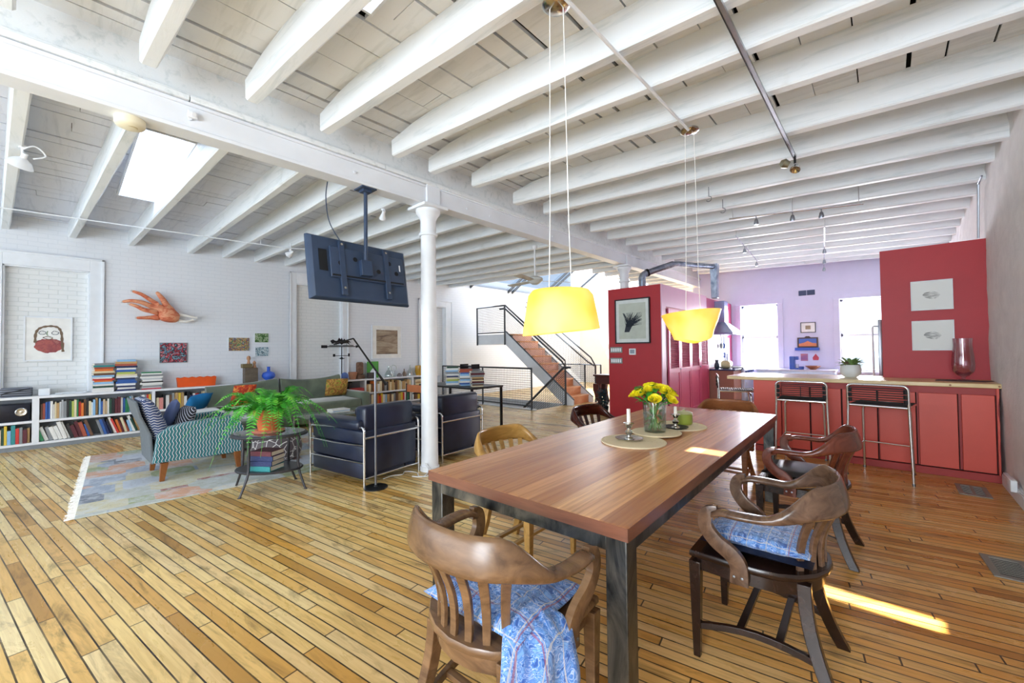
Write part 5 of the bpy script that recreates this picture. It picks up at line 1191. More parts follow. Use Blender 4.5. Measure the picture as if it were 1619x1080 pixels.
m = MB(); m.tube(fillet([(-.378, -.36, 1.66), (-.44, -.36, 1.66), (-.44, -.36, .8), (-.378, -.36, .8)], .03), .013, 10); m.build('handle', M_WHITE, F)
m = MB(); m.rbox(-.378, -.333, -.44, .44, .06, .585, .008); m.build('door', M_STEEL, F)

# ------------------------------------------------------------------ breakfast bar, red wall
m = MB(); m.box(-.045, .86, 6.85, 6.98, 0, 2.533); struct(m.build('wall_red', M_RED, bevel=.003))
B = thing('bar_cabinet', 'long red breakfast bar cabinet with flat doors', 'cabinet', (-.25, 6.5, 0)); bx0, bx1 = -1.318+.25, .80+.25
m = MB(); m.box(bx0, bx1, -.30, .34, .085, .925); m.build('cabinet_body', M_REDTRIM, B, bevel=.002)
m = MB(); m.box(bx0, bx1, -.30, -.29, .077, .088); m.build('shadow_gap', M_DARK, B)
m = MB(); m.box(bx0, bx1, -.32, .30, 0, .076); m.build('plinth', M_REDTRIM, B, bevel=.002)
ed = [(-1.005, -.715), (-.705, -.412), (-.402, -.096), (-.086, .214), (.230, .520), (.540, .772)]
for a, b in ed:
    m = MB(); m.box(a+.25+.004, b+.25-.004, -.332, -.301, .09, .855); m.build('door', M_REDCAB, B, bevel=.003)
    m = MB(); m.box(b+.25-.006, b+.25+.006, -.303, -.300, .09, .855); m.build('door_gap', M_DARK, B)
m = MB(); m.box(bx0, -1.015+.25, -.332, -.301, .09, .925); m.build('end_filler', M_REDCAB, B, bevel=.003)
m = MB(); rr = random.Random(2); pts = [(1.05+rr.uniform(-.012, .002)-.004, .925-.085*k) for k in range(11)]
m.prism([(.78+.25, .925), (.78+.25, .08)]+[(x, z) for x, z in reversed(pts)], -.332, -.301, 'y'); m.build('scribe_filler', M_REDCAB, B)
M_MAPLE = wood('maple_butcher_block', '#d9bd84', '#ecd6a2', (2, 14, 14), .25, '#cda96a')
C_ = thing('bar_countertop', 'long pale maple counter on top of red bar cabinet', 'countertop', (-.25, 6.5, .926))
m = MB(); m.prism([(-1.39, -.33), (1.09, -.33), (1.09, .345), (.21, .345), (.21, .62), (-1.25, .62), (-1.39, .48)], 0, .044, 'z'); m.build('slab', M_MAPLE, C_, bevel=.006)
m = MB()
for x in (.72, 1.05): m.cyl((x, -.333, .02), (x, -.328, .02), .009, 12)
m.build('wood_plug', plain('brown_plug', '#9a6a3c', .5), C_)
for z0, z1, lab, sd_ in ((1.737, 2.057, 'upper of two white framed landscape sketches on red wall', 1), (1.303, 1.625, 'lower of two white framed landscape sketches on red wall', 2)):
    t = NT('sketch_%d' % sd_); v = t.co(); n = t.noise(t.co((3.5, 1, 22)), 1.0, 4, .6, .8); x, y, z = t.sep(v)
    rad = t.math('SQRT', t.math('ADD', t.math('POWER', t.math('DIVIDE', x, .10), 2.0), t.math('POWER', t.math('DIVIDE', z, .066), 2.0)))
    mk = t.ramp(t.math('ADD', rad, t.math('MULTIPLY', n, .6)), [(.98, (1, 1, 1)), (1.12, (0, 0, 0))]); mm_ = t.mix(1.0, mk, t.ramp(n, [(.42, (.75, .75, .75)), (.52, (.05, .05, .05)), (.62, (.6, .6, .6))]), 'MULTIPLY')
    t.set(t.mix(mm_, '#e9ece8', '#3c4448'), .7)
    k = 6.849/6.3; yframed('landscape_sketch', lab, .203*k, .522*k, 6.849, 1.36+(z0-1.36)*k, 1.36+(z1-1.36)*k, M_WHITE, .006, '#e9ece8', (-.16, .16, -.15, .15), t.m, .03)
t = thing('hurricane_vase', 'tall clear footed glass hurricane vase near the right wall', 'vase', (.60, 6.55, .976)); m = MB()
m.lathe([(0, 0), (.06, 0), (.055, .008), (.016, .016), (.014, .034), (.05, .055), (.083, .10), (.090, .17), (.084, .27), (.072, .38), (.076, .455), (.074, .455), (.069, .38), (.081, .27), (.087, .17), (.080, .10), (.045, .06), (0, .05)], 36); m.build('glass_bowl', glass('pinkish_glass', (.95, .88, .90), .08, .12), t)
m = MB(); m.prism([(-.24, -.10), (.12, -.13), (.2, .03), (-.05, .14), (-.22, .08)], 0, .005, 'z'); o = m.build('black_placemat', plain('black_mat', '#17141a', .6), loc=(.62, 6.55, .9705)); tag(o, 'black mat lying under the hurricane vase', 'mat')
t = thing('succulent_planter', 'rounded white pot of succulents on the maple counter', 'plant', (-.345, 6.66, .9705)); m = MB(); m.lathe([(0, 0), (.06, 0), (.10, .04), (.108, .10), (.094, .155), (.086, .155), (.09, .13), (0, .13)], 32); m.build('pot', plain('matte_white_pot', '#e3e6e6', .6), t)
m = MB(); rr = random.Random(8); M_SUC = plain('succulent_leaf', '#7fa05c', .5, var=.3, sc=20)
for k in range(70):
    a = rr.uniform(0, 6.28); r = rr.uniform(0, .07); L = rr.uniform(.06, .13); leaf(m, (r*math.cos(a), r*math.sin(a), .14+rr.uniform(0, .03)), (math.cos(a), math.sin(a), rr.uniform(-.2, 1.1)), L, rr.uniform(.010, .02))
m.build('leaves', M_SUC, t, angle=70, fixn=False)
m = MB(); rr = random.Random(9)
for k in range(26):
    a = rr.uniform(2.2, 4.4); r = rr.uniform(0, .06); leaf(m, (r*math.cos(a), r*math.sin(a), .14), (math.cos(a)*.6, math.sin(a)*.6, rr.uniform(.4, 1.2)), rr.uniform(.05, .08), .02)
m.build('pinkish_leaves', plain('dusty_pink_leaf', '#a08070', .5, var=.3, sc=20), t, angle=70, fixn=False)
# bar stools
def stool(label, loc, rz):
    t = thing('bar_stool', label, 'stool', loc, rz, 'chrome bar stools at the breakfast bar'); W = .235; r = .0115; SH = .735
    m = MB(); P = [(-W-.02, -.26, 0), (-W, -.245, SH), (-W, -.265, .96), (W, -.265, .96), (W, -.245, SH), (W+.02, -.26, 0)]
    m.tube(fillet(P, .055, 7), r, 10); m.build('back_frame', M_CHROME, t)
    m = MB(); m.tube(fillet([(-W, -.235, SH+.005), (-W+.01, .235, SH+.005), (W-.01, .235, SH+.005), (W, -.235, SH+.005)], .05, 6), r, 10, closed=True); m.build('seat_frame', M_CHROME, t)
    m = MB(); m.tube(fillet([(-W+.035, .21, 0), (-W+.045, .15, SH-.035), (W-.045, .15, SH-.035), (W-.035, .21, 0)], .05, 6), r, 10); m.build('front_leg_frame', M_CHROME, t)
    m = MB(); m.tube([(-W+.038, .185, .30), (W-.038, .185, .30)], .008, 8); m.tube([(-W-.01, -.25, .25), (-W+.04, .19, .30)], .007, 8); m.tube([(W+.01, -.25, .25), (W-.04, .19, .30)], .007, 8); m.build('foot_rail', M_CHROME, t)
    mm = plain('black_rubber_cord', '#0d0d10', .6)
    m = MB()
    for k in range(16): y = -.21+.028*k; m.tube([(-W+.01, y, SH+.012), (0, y, SH+.004), (W-.01, y, SH+.012)], .009, 6)
    m.build('seat_cord', mm, t)
    m = MB()
    for k in range(7): z = SH+.055+.023*k; m.tube([(-W+.01, -.258, z), (W-.01, -.258, z)], .0048, 6)
    for s in (-1, 1):
        for k in range(3): m.tube([(s*(W-.02), -.256, SH+.045+.05*k), (s*(W-.02), -.258, SH+.085+.05*k)], .017, 8)
    m.tube([(0, -.262, SH+.05), (0, -.262, SH+.17)], .004, 6); m.build('back_cord', mm, t)
    for p in ((-W-.02, -.26), (W+.02, -.26), (-W+.035, .21), (W-.035, .21)): m = MB(); m.cyl((p[0], p[1], 0), (p[0], p[1], .022), .014, 10); m.build('foot_cap', M_STEEL, t)
    return t
s1 = stool('chrome bar stool with black cord seat nearest the right wall', (-.05, 5.84, 0), R_(-9))
dup(s1, (-.75, 5.90, 0), R_(3), 'chrome bar stool in the middle of the breakfast bar')
dup(s1, (-1.62, 6.62, 0), R_(-72), 'chrome bar stool at the open left end of counter')

# ------------------------------------------------------------------ stair to the roof
M_STEPW = wood('orange_stair_wood', '#e8a46c', '#f4c08a', (3, 14, 14), .35)
SY0, SY1 = 8.30, 9.12; NX = 9; RISE = 1.80/9; RUN = (7.80-5.70)/9
ST2 = thing('staircase', 'white and orange wooden staircase rising toward left wall', 'stairs', (-5.70, 8.7, 0))
for k in range(NX):
    x1 = -k*RUN; z = (k+1)*RISE
    m = MB(); m.box(x1-RUN-.02, x1+.02, SY0-8.7, SY1-8.7, z-.035, z); m.build('tread', M_STEPW, ST2, bevel=.005)
    m = MB(); m.box(x1-.02, x1, SY0-8.7, SY1-8.7, z-RISE, z-.035); m.build('riser', plain('salmon_riser', '#f4cbb8', .5) if k > 2 else M_STEPW, ST2)
for y0, y1 in ((SY0-.035, SY0-.003), (SY1+.003, SY1+.035)):
    m = MB(); m.prism([(.12, .02), (.12, .13), (-2.10, 1.86), (-2.10, 1.50), (-.18, 0), (.10, 0)], y0-8.7, y1-8.7, 'y'); m.build('stringer', M_WHITE, ST2, bevel=.003)
    m = MB(); m.prism([(.12, .13), (-2.10, 1.86), (-2.10, 1.88), (.12, .15)], y0-8.7-.004, y1-8.7+.004, 'y'); m.build('stringer_cap', M_GREYMETAL, ST2)
m = MB(); m.box(-3.25, -2.10, SY0-8.7-.03, SY1-8.7, 1.52, 1.80); m.build('landing', M_WHITE, ST2, bevel=.004)
def grid_mesh(m, P, nu, nv, r=.0034):
    a, b, c, d = [Vector(p) for p in P]   # a-b bottom, d-c top
    for i in range(nu+1): u = i/nu; m.tube([a.lerp(b, u), d.lerp(c, u)], r, 4, caps=False)
    for j in range(nv+1): v = j/nv; m.tube([a.lerp(d, v), b.lerp(c, v)], r, 4, caps=False)
def bar(t, name, pts, r=.018): r *= 1.35; m = MB(); m.tube(pts, r, 4 if r > .02 else 8); return m.build(name, M_GREYMETAL, t)
GD = thing('stair_railing', 'dark steel mesh railing up the near side of stair', 'railing', (-5.8, 8.25, 0))
for x in (-3.14, -2.02): bar(GD, 'post', [(x, 0, 1.50), (x, 0, 2.60)], .024)
bar(GD, 'top_rail', [(-3.14, 0, 2.60), (-2.0, 0, 2.60), (.0, 0, 1.08), (.0, 0, .93)], .016); bar(GD, 'bottom_rail', [(-3.14, 0, 1.85), (-2.0, 0, 1.85)], .012)
bar(GD, 'handrail', [(-2.15, -.06, 2.50), (-1.95, -.06, 2.50), (-.05, -.06, 1.06), (.05, -.06, .92), (.2, -.06, .92)], .018); bar(GD, 'post', [(0, 0, 0), (0, 0, .95)], .02)
m = MB(); grid_mesh(m, [(-3.12, 0, 1.86), (-2.04, 0, 1.86), (-2.04, 0, 2.58), (-3.12, 0, 2.58)], 22, 15); grid_mesh(m, [(-1.98, 0, 1.86), (-.02, 0, .32), (-.02, 0, 1.05), (-1.98, 0, 2.56)], 40, 15); m.build('mesh_infill', M_GREYMETAL, GD, smooth=False)
GE = thing('stair_railing', 'dark steel double rail along the far side of stair', 'railing', (-5.8, 9.18, 0))
bar(GE, 'top_rail', [(-2.0, 0, 2.75), (.15, 0, 1.14), (.28, 0, .93)], .014); bar(GE, 'handrail', [(-2.0, -.05, 2.62), (.1, -.05, 1.02), (.28, -.05, .93)], .014); bar(GE, 'post', [(.28, 0, 0), (.28, 0, .95)], .02)
m = MB(); grid_mesh(m, [(-1.9, 0, 1.9), (.26, 0, .25), (.26, 0, .92), (-1.9, 0, 2.6)], 40, 14); m.build('mesh_infill', M_GREYMETAL, GE, smooth=False)
GF = thing('floor_opening_railing', 'dark steel mesh guard rail in front of the floor opening', 'railing', (-7.5, 7.09, 0))
for x in (-1.6, 0, 1.59): bar(GF, 'post', [(x, 0, .0), (x, 0, .95)], .02)
bar(GF, 'top_rail', [(-1.6, 0, .935), (1.6, 0, .935)], .015); bar(GF, 'bottom_rail', [(-1.6, 0, .09), (1.6, 0, .09)], .011)
m = MB(); grid_mesh(m, [(-1.58, 0, .1), (1.57, 0, .1), (1.57, 0, .92), (-1.58, 0, .92)], 62, 16); m.build('mesh_infill', M_GREYMETAL, GF, smooth=False)
GG = thing('descending_railing', 'black handrail and mesh going down into the floor opening', 'railing', (-5.80, 7.22, 0))
bar(GG, 'handrail', [(.10, .98, .90), (.0, .98, .93), (-.03, .97, .90), (-1.6, .97, -.42)], .02)
bar(GG, 'bottom_rail', [(.0, .98, .02), (-1.4, .98, -1.2)], .014); m = MB(); grid_mesh(m, [(-1.4, .98, -1.15), (.0, .98, .03), (0, .98, .88), (-1.4, .98, -.28)], 24, 15); m.build('mesh_infill', M_GREYMETAL, GG, smooth=False)
m = MB()
for k in range(12): m.box(-.35-.25*k-.02 if k else -.32, -.06-.25*k, -.05, 1.0, -.2*(k+1)-.04, -.2*(k+1))
LS = m.build('lower_steps', M_STEPW, GG, bevel=.003)
GH = thing('far_railing', 'short brown steel railing end behind the stair foot', 'railing', (-5.70, 9.75, 0))
for x in (-.5, .0): bar(GH, 'post', [(x, 0, 0), (x, 0, .93)], .018)
bar(GH, 'top_rail', [(-1.9, 0, .93), (.0, 0, .93)], .012); m = MB(); grid_mesh(m, [(-1.9, 0, .1), (-.5, 0, .1), (-.5, 0, .92), (-1.9, 0, .92)], 28, 15); m.build('mesh_infill', M_GREYMETAL, GH, smooth=False)
# antique cabinet and dark plant in the gap left of the closet
M_ANT = wood('dark_red_antique_wood', '#3c1612', '#642a20', (3, 3, 14), .3)
t = thing('antique_cabinet', 'dark carved antique console table left of red closet', 'cabinet', (-4.44, 8.05, 0))
m = MB(); m.box(-.33, .33, -.22, .22, .765, .80); m.build('tabletop', M_ANT, t, bevel=.008); m = MB(); m.box(-.29, .31, -.18, .18, .60, .765); m.build('apron', M_ANT, t, bevel=.01)
for sx in (-1, 1):
    for sy in (-1, 1):
        m = MB(); r = []
        for z, o_, s in ((.0, -.05, .05), (.03, -.05, .055), (.08, -.01, .045), (.2, .05, .05), (.32, .0, .06), (.45, -.03, .07), (.60, -.02, .075)): r.append([Vector((sx*(.25)+o_*sx*-1+a*s, sy*.14+b*s*.8, z)) for a, b in ((-1, -1), (1, -1), (1, 1), (-1, 1))])
        m.loft(r); m.build('leg', M_ANT, t, bevel=.01, angle=60)
m = MB(); m.lathe([(0, 0), (.05, 0), (.03, .03), (.12, .16), (.11, .165), (0, .06)], 20); o = m.build('dark_bowl', M_ANT, loc=(-4.27, 8.0, .801)); tag(o, 'dark flared bowl on the antique console beside red closet', 'bowl')
t = thing('dark_plant', 'dark blue green bushy plant standing beside the red closet', 'plant', (-4.40, 7.60, 0)); m = MB(); m.lathe([(0, 0), (.09, 0), (.12, .16), (.11, .17), (0, .16)], 20); m.build('pot', plain('dark_green_glaze', '#16282a', .25), t)
m = MB(); rr = random.Random(31)
for k in range(230):
    a = rr.uniform(0, 6.28); z = rr.uniform(.17, .50); r = rr.uniform(.02, .13); leaf(m, (r*math.cos(a)*.7, r*math.sin(a)*.7, z), (math.cos(a), math.sin(a), rr.uniform(-.4, .8)), rr.uniform(.05, .09), .02)
m.build('leaves', plain('dark_teal_leaf', '#1f4248', .35, var=.5, sc=25), t, angle=70, fixn=False)

# ------------------------------------------------------------------ second bookcase and its things
bookcase('low white bookcase by the floor opening under the landscape print', 3.98, 7.04, [(3.98, 4.01), (4.80, 4.84), (6.12, 6.155), (7.01, 7.04)], [(4.01, 4.80, .385), (4.84, 6.12, .385), (6.155, 7.01, .385)], top=.71)
GR = 'books in the far bookcase'
shelf_books('tan,cream,brown,orange,tan,white,cream,brown,grey,black,tan,cream,tan,cream,brown,tan,cream,white,tan,beige,tan,cream'.split(','), 4.86, 6.10, .386, XB, GR, 'on the upper shelf of the far bookcase', seed=21, hmin=.18, hmax=.26)
shelf_books('white,grey,cream,white,brown,orange,red,yellow,white,pale blue,tan,brown,cream,grey,brown,tan,yellow,red,white,green,black,white'.split(','), 4.86, 6.10, .099, XB, GR, 'on the lower shelf of the far bookcase', seed=22, hmin=.18, hmax=.24)
stack('cream,tan,cream,tan,beige,cream'.split(','), -9.24, 6.35, .386, GR, 'the flat pile behind the column', seed=23, th=(.03, .045))
shelf_books('brown,yellow,tan,red,white,green,grey,cream'.split(','), 6.2, 6.9, .099, XB, GR, 'low down in the bay behind the column', seed=24, hmin=.17, hmax=.23)
m = MB(); m.rbox(-.1, .1, -.17, .17, 0, .12, .01); o = m.build('red_box', plain('red_box', '#d04848', .5), loc=(-9.24, 4.62, .3855)); tag(o, 'red box in the left bay of the far bookcase', 'box')
t = thing('black_figurine', 'black dog shaped figurine inside the far bookcase', 'figurine', (-9.22, 4.38, .3855))
me_v = [(0, -.07, .17), (0, .0, .19), (0, .06, .22), (0, .10, .27), (0, .15, .25), (0, -.07, .02), (0, .05, .02), (0, -.12, .08), (0, -.16, .03)]
skin_obj('figure_body', me_v, [(0, 1), (1, 2), (2, 3), (3, 4), (0, 5), (2, 6), (0, 7), (7, 8)], [.045, .04, .04, .035, .018, .02, .02, .015, .01], M_BLACK, t, 1)
# objects on top of the far bookcase
ZT = .7105
def lath(name, label, cat, y, prof, mat, x=-9.26, z=ZT, sx=1): m = MB(); m.lathe(prof, 22, sx=sx); o = m.build(name, mat, loc=(x, y, z)); tag(o, label, cat, 'ornaments along the far bookcase top'); return o
t = thing('weathervane', 'black horse and rider weathervane with arrow on far bookcase', 'weathervane', (-9.22, 4.29, ZT))
m = MB(); m.lathe([(0, 0), (.06, 0), (.06, .02), (.012, .03), (.010, .78), (0, .78)], 14); m.build('rod', M_BLACK, t); m = MB(); m.cyl((0, -.33, .77), (0, .34, .77), .010, 8); m.box(-.004, .004, -.46, -.33, .735, .80); m.prism([(.34, .735), (.34, .805), (.43, .77)], -.004, .004, 'x'); m.box(-.004, .004, -.28, .28, .785, .80); m.build('arrow', M_BLACK, t)
m = MB(); sil = [(-.22, .83), (-.26, .90), (-.20, .93), (-.15, .90), (-.10, .90), (-.06, .97), (-.02, .93), (0, .97), (.03, .91), (.06, .95), (.10, .90), (.16, .91), (.22, .86), (.16, .87), (.19, .81), (.13, .85), (.04, .84), (0, .81), (-.05, .85), (-.12, .84), (-.16, .80), (-.15, .86)]
m.prism(sil, -.006, .006, 'x'); m.cyl((0, -.12, .79), (0, -.12, .85), .005, 6); m.cyl((0, .12, .79), (0, .12, .85), .005, 6); m.build('horse_silhouette', M_BLACK, t, smooth=False)
m = MB(); m.cyl((0, -.17, .56), (0, .17, .56), .006, 6); m.cyl((-.15, 0, .5), (.15, 0, .5), .006, 6); m.lathe([(0, -.03), (.05, -.01), (.02, .02), (0, .03)], 12, (0, 0, .5)); m.box(-.004, .004, -.20, -.15, .54, .60); m.box(-.004, .004, .15, .19, .54, .61); m.build('compass_arms', M_BLACK, t, smooth=False)
o = lath('clock', 'round blue and white dish propped left on the far bookcase', 'dish', 4.34, [(0, 0), (.08, .0), (.085, .02), (.05, .03), (0, .03)], plain('blue_white_glaze', '#5c78b8', .3), x=-9.19, z=.80); o.rotation_euler = (0, R_(80), 0)
lath('clay_pot', 'orange brown clay pot on the far bookcase', 'pot', 4.57, [(0, 0), (.07, 0), (.095, .13), (.10, .17), (.085, .17), (0, .15)], plain('clay', '#b07858', .8))
m = MB(); m.rbox(-.07, .07, -.09, .09, 0, .10, .01); m.rbox(-.055, .055, -.085, .075, .10, .40, .04, seg=3); o = m.build('stone_sculpture', plain('mottled_brown_stone', '#7a5a48', .8, var=.4, sc=20, bump=.6), loc=(-9.28, 4.76, ZT)); tag(o, 'mottled brown carved stone head on far bookcase', 'sculpture', 'ornaments along the far bookcase top')
m = MB(); m.rbox(-.05, .05, -.08, .08, 0, .14, .02); o = m.build('dark_box', plain('dark_brown_box', '#4a4240', .6), loc=(-9.22, 5.0, ZT)); tag(o, 'dark square jar before the green picture', 'jar', 'ornaments along the far bookcase top')
t = thing('green_picture', 'small green picture with white shape leaning on the wall', 'picture', (-9.385, 5.14, ZT)); m = MB(); m.box(0, .02, -.15, .15, 0, .40); m.build('panel', plain('leaf_green_board', '#5cab4c', .6), t); m = MB(); m.prism([(-.08, .02), (.08, .02), (.07, .16), (.0, .24), (-.07, .16)], .02, .024, 'x'); m.build('white_shape', M_WHITE, t)
M_CG = glass('bottle_glass', (.86, .93, .92), .03, .8)
lath('glass_decanter', 'clear glass decanter with round body on the far bookcase', 'decanter', 5.52, [(0, 0), (.10, 0), (.11, .05), (.06, .16), (.03, .2), (.03, .27), (0, .27)], M_CG)
m = MB(); m.tube([(0, .075*math.cos(a)+.05, .22+.075*math.sin(a)) for a in [k*math.pi/10 for k in range(20)]], .010, 8, closed=True); m.lathe([(0, 0), (.05, 0), (.02, .03), (.012, .15), (0, .15)], 12, (0, .05, 0)); o = m.build('glass_ring', M_CG, loc=(-9.3, 5.63, ZT)); tag(o, 'clear glass ring ornament beside the decanter', 'ornament', 'ornaments along the far bookcase top')
lath('stone_lump', 'small grey lumpy stone ornament on the far bookcase', 'stone', 5.82, [(0, 0), (.06, 0), (.065, .04), (.03, .08), (0, .09)], plain('grey_stone', '#8c8488', .8, bump=.5))
lath('brown_bottle', 'small brown tapered bottle on the far bookcase', 'bottle', 5.96, [(0, 0), (.04, 0), (.045, .08), (.015, .13), (.013, .19), (0, .19)], plain('brown_bottle_glass', '#7a6250', .3))
lath('tall_bottle', 'tallest clear grey bottle on the far bookcase', 'bottle', 6.14, [(0, 0), (.06, 0), (.06, .12), (.02, .2), (.016, .30), (0, .3)], M_CG)
lath('amber_jar', 'squat amber yellow glass jar beside the white column', 'jar', 6.43, [(0, 0), (.09, 0), (.12, .1), (.11, .25), (.10, .26), (0, .24)], plain('amber_glass', '#c9962c', .25))
# blue vase and tall toy box beside the sofa back
t = thing('blue_vase', 'flat round cobalt blue vase standing behind the sofa', 'vase', (-9.2, 2.78, .766)); m = MB(); m.lathe([(0, 0), (.05, 0), (.04, .03), (.11, .10), (.12, .14), (.10, .19), (.03, .22), (.028, .30), (.035, .31), (0, .31)], 28); m.build('body', plain('cobalt_blue', '#3a68d8', .5), t)
t = thing('carved_box', 'tall brown carved wooden box holding small figures behind sofa', 'box', (-9.2, 2.46, .766)); m = MB(); m.box(-.08, .08, -.11, .11, 0, .30); m.box(-.083, .083, -.113, .113, .18, .19); m.build('box_body', wood('grey_brown_wood', '#5c5248', '#7d6f5e', (5, 5, 16), .7), t, bevel=.004)
m = MB(); m.rbox(-.06, .06, -.15, .02, .30, .38, .01); m.build('side_block', plain('olive_brown', '#7a6a48', .7), t); m = MB(); m.lathe([(0, .30), (.04, .30), (.02, .36), (.03, .40), (.012, .43), (0, .44)], 14, (0, .07, 0)); m.lathe([(0, .38), (.03, .38), (.02, .44), (.035, .48), (.03, .52), (0, .54)], 14, (0, -.03, 0)); m.build('small_figures', plain('tan_figures', '#b88a68', .7), t)
# desk with book piles, tan chair
DK = thing('desk', 'dark topped desk carrying piles of books near the floor opening', 'desk', (-5.85, 4.95, 0)); m = MB(); m.box(-.75, .75, -.38, .38, .70, .73); m.build('desktop', plain('dark_desk_top', '#26282c', .4), DK, bevel=.003)
for sx in (-1, 1):
    for sy in (-1, 1): m = MB(); m.box(sx*.72-.018, sx*.72+.018, sy*.35-.018, sy*.35+.018, 0, .70); m.build('leg', M_BLACK, DK)
GD2 = 'books piled on the desk'
stack('cream,brown,grey,maroon,cream,brown,tan,grey,maroon,grey'.split(','), -5.28, 4.85, .7305, GD2, 'the rightmost pile on the desk', seed=31, th=(.02, .036), rot=-.55)
stack('pale blue,blue,white,pale blue,grey,white,pale blue,blue,brick red,brick red'.split(','), -5.62, 4.88, .7305, GD2, 'the middle pile on the desk', seed=32, th=(.022, .036), rot=-.55)
stack('white,pale blue,yellow-green,cream,navy,white,grey,pale blue,white,dark green'.split(','), -5.95, 4.85, .7305, GD2, 'the leftmost pile on the desk', seed=33, th=(.024, .04), rot=-.55)
t = thing('tray', 'dark letter tray on top of the desk book piles', 'tray', (-5.72, 5.08, 1.02)); m = MB(); m.box(-.16, .16, -.1, .1, 0, .008); m.box(-.16, .16, -.1, .1, .05, .058)
for x in (-.155, .155): m.box(x-.004, x+.004, -.1, .1, 0, .085)
m.build('tray_frame', M_BLACK, t); 
m = MB(); m.rbox(-5.9, -5.55, 4.97, 5.2, .7305, 1.019, .01); o = m.build('book_box', plain('grey_box_file', '#8c8f96', .6)); tag(o, 'grey box file supporting the dark letter tray', 'box')
t = thing('tan_armchair', 'tubular steel armchair with tan leather back at desk', 'chair', (-5.66, 4.12, 0), R_(4)); M_TANL = plain('tan_leather', '#b5683c', .5)
m = MB(); m.rbox(-.29, .29, -.235, -.21, .68, .80, .008); m.build('back_sling', M_TANL, t); m = MB(); m.rbox(-.27, .27, -.22, .2, .42, .445, .01); m.build('seat_sling', M_TANL, t)
for s in (-1, 1):
    m = MB(); m.tube(fillet([(s*.3, -.23, .82), (s*.3, -.23, .015), (s*.3, .3, .015), (s*.3, .3, .62), (s*.3, -.1, .64)], .1, 7), .012, 8); m.tube(fillet([(s*.3, -.2, .44), (s*.3, .25, .44)], .05), .012, 8); m.build('tubular_frame', M_BLACK, t)

# ------------------------------------------------------------------ ceiling fittings
t = thing('ceiling_fan', 'white three bladed ceiling fan hanging by the stair skylight', 'fan', (-4.38, 5.38, 2.52)); Hh = .60
m = MB(); m.lathe([(0, Hh), (.055, Hh), (.05, Hh-.04), (.03, Hh-.06), (0, Hh-.06)], 24); m.build('canopy', M_WHITE, t); m = MB(); m.cyl((0, 0, .08), (0, 0, Hh-.05), .013, 12); m.build('down_rod', M_WHITE, t)
m = MB(); m.lathe([(0, -.06), (.05, -.055), (.10, -.02), (.135, .02), (.13, .05), (.07, .08), (0, .085)], 32); m.build('motor', plain('fan_grey_white', '#cfd3d0', .4), t)
for az in (58, 172, 285):
    m = MB(); a = R_(az); Mz = RZ(a) @ RX(R_(9)); m.prism([(.10, -.035), (.2, -.055), (.66, -.065), (.69, -.04), (.69, .04), (.66, .065), (.2, .055), (.10, .035)], .0, .008, 'z', Mz); m.build('blade', plain('fan_grey_white', '#cfd3d0', .4), t)
t = thing('smoke_detector', 'round yellowed smoke detector under the white girder', 'detector', (-3.90, .30, 2.985)); m = MB(); m.lathe([(0, -.045), (.05, -.035), (.075, -.025), (.085, -.010), (.085, .03), (0, .03)], 36); m.build('case', plain('yellowed_plastic', '#e6dfc4', .5), t)
m = MB(); m.lathe([(0, -.037), (.03, -.037), (.032, -.034), (0, -.034)], 24, (.02, .01, 0)); m.build('sensor_cover', plain('tan_plastic', '#c9b98e', .5), t)
def spot(label, loc, aim, mat=M_WHITE, group='spotlights', r=.045, stem=.10):
    t = thing('spotlight', label, 'spotlight', loc, 0, group); d = Vector(aim).normalized(); q = d.to_track_quat('Z', 'X').to_matrix().to_4x4()
    m = MB(); m.cyl((0, 0, .12), (0, 0, -stem), .008, 8); m.lathe([(0, 0), (.025, 0), (.022, -.02), (0, -.02)], 14); m.build('stem', mat, t)
    m = MB(); rings = []
    for rr_, z in ((.001, -.06), (.018, -.06), (.02, -.02), (r*.7, .01), (r, .055), (r*.9, .055), (.001, .03)): rings.append([q @ Vector((rr_*math.cos(2*math.pi*k/18), rr_*math.sin(2*math.pi*k/18), z))+Vector((0, 0, -stem)) for k in range(18)])
    m.loft(rings); m.build('lamp_head', mat, t); return t
gs = spot('large white gooseneck spotlight at the far left ceiling', (-5.30, -.25, 3.115), (-.5, -.3, -.8), r=.085, stem=.12)
m = MB(); m.tube(smoothpath([(0, 0, -.03), (.05, .07, -.0), (.04, .13, -.06), (.02, .06, -.10)], 6), .006, 6); m.build('cable', M_WHITE, gs)
spot('white spotlight on the cable rail above the bricked window', (-7.35, 2.55, 3.08), (-.7, -.4, -.5), r=.06, stem=.06)
spot('small white spotlight above the television', (-4.45, 2.585, 3.075), (-.6, .2, -.5), r=.04, stem=.07)
m = MB(); m.tube([(-7.74, -.53, 3.12), (-7.35, 2.5, 3.10), (-6.43, 4.17, 3.12)], .008, 6); [m.cyl(p, (p[0], p[1], 3.25), .006, 6) for p in ((-7.70, .12, 3.12), (-7.4, 2.12, 3.10), (-6.7, 3.76, 3.12))]; o = m.build('lighting_rail', M_WHITE); tag(o, 'thin white lighting rail crossing the left ceiling joists', 'rail')
t = thing('track_light', 'dark edged ceiling track running toward the right hand spotlight', 'track light', (-.61, 2.2, 3.165)); m = MB(); m.box(-.012, .012, -.6, 2.52, 0, .02); m.build('track_bar', M_STEEL, t); m = MB(); m.box(-.016, -.012, -.6, 2.5, -.004, .018); m.build('dark_edge', M_BLACK, t)
M_BRASSY = plain('aged_nickel', '#a8a48c', .3, .8)
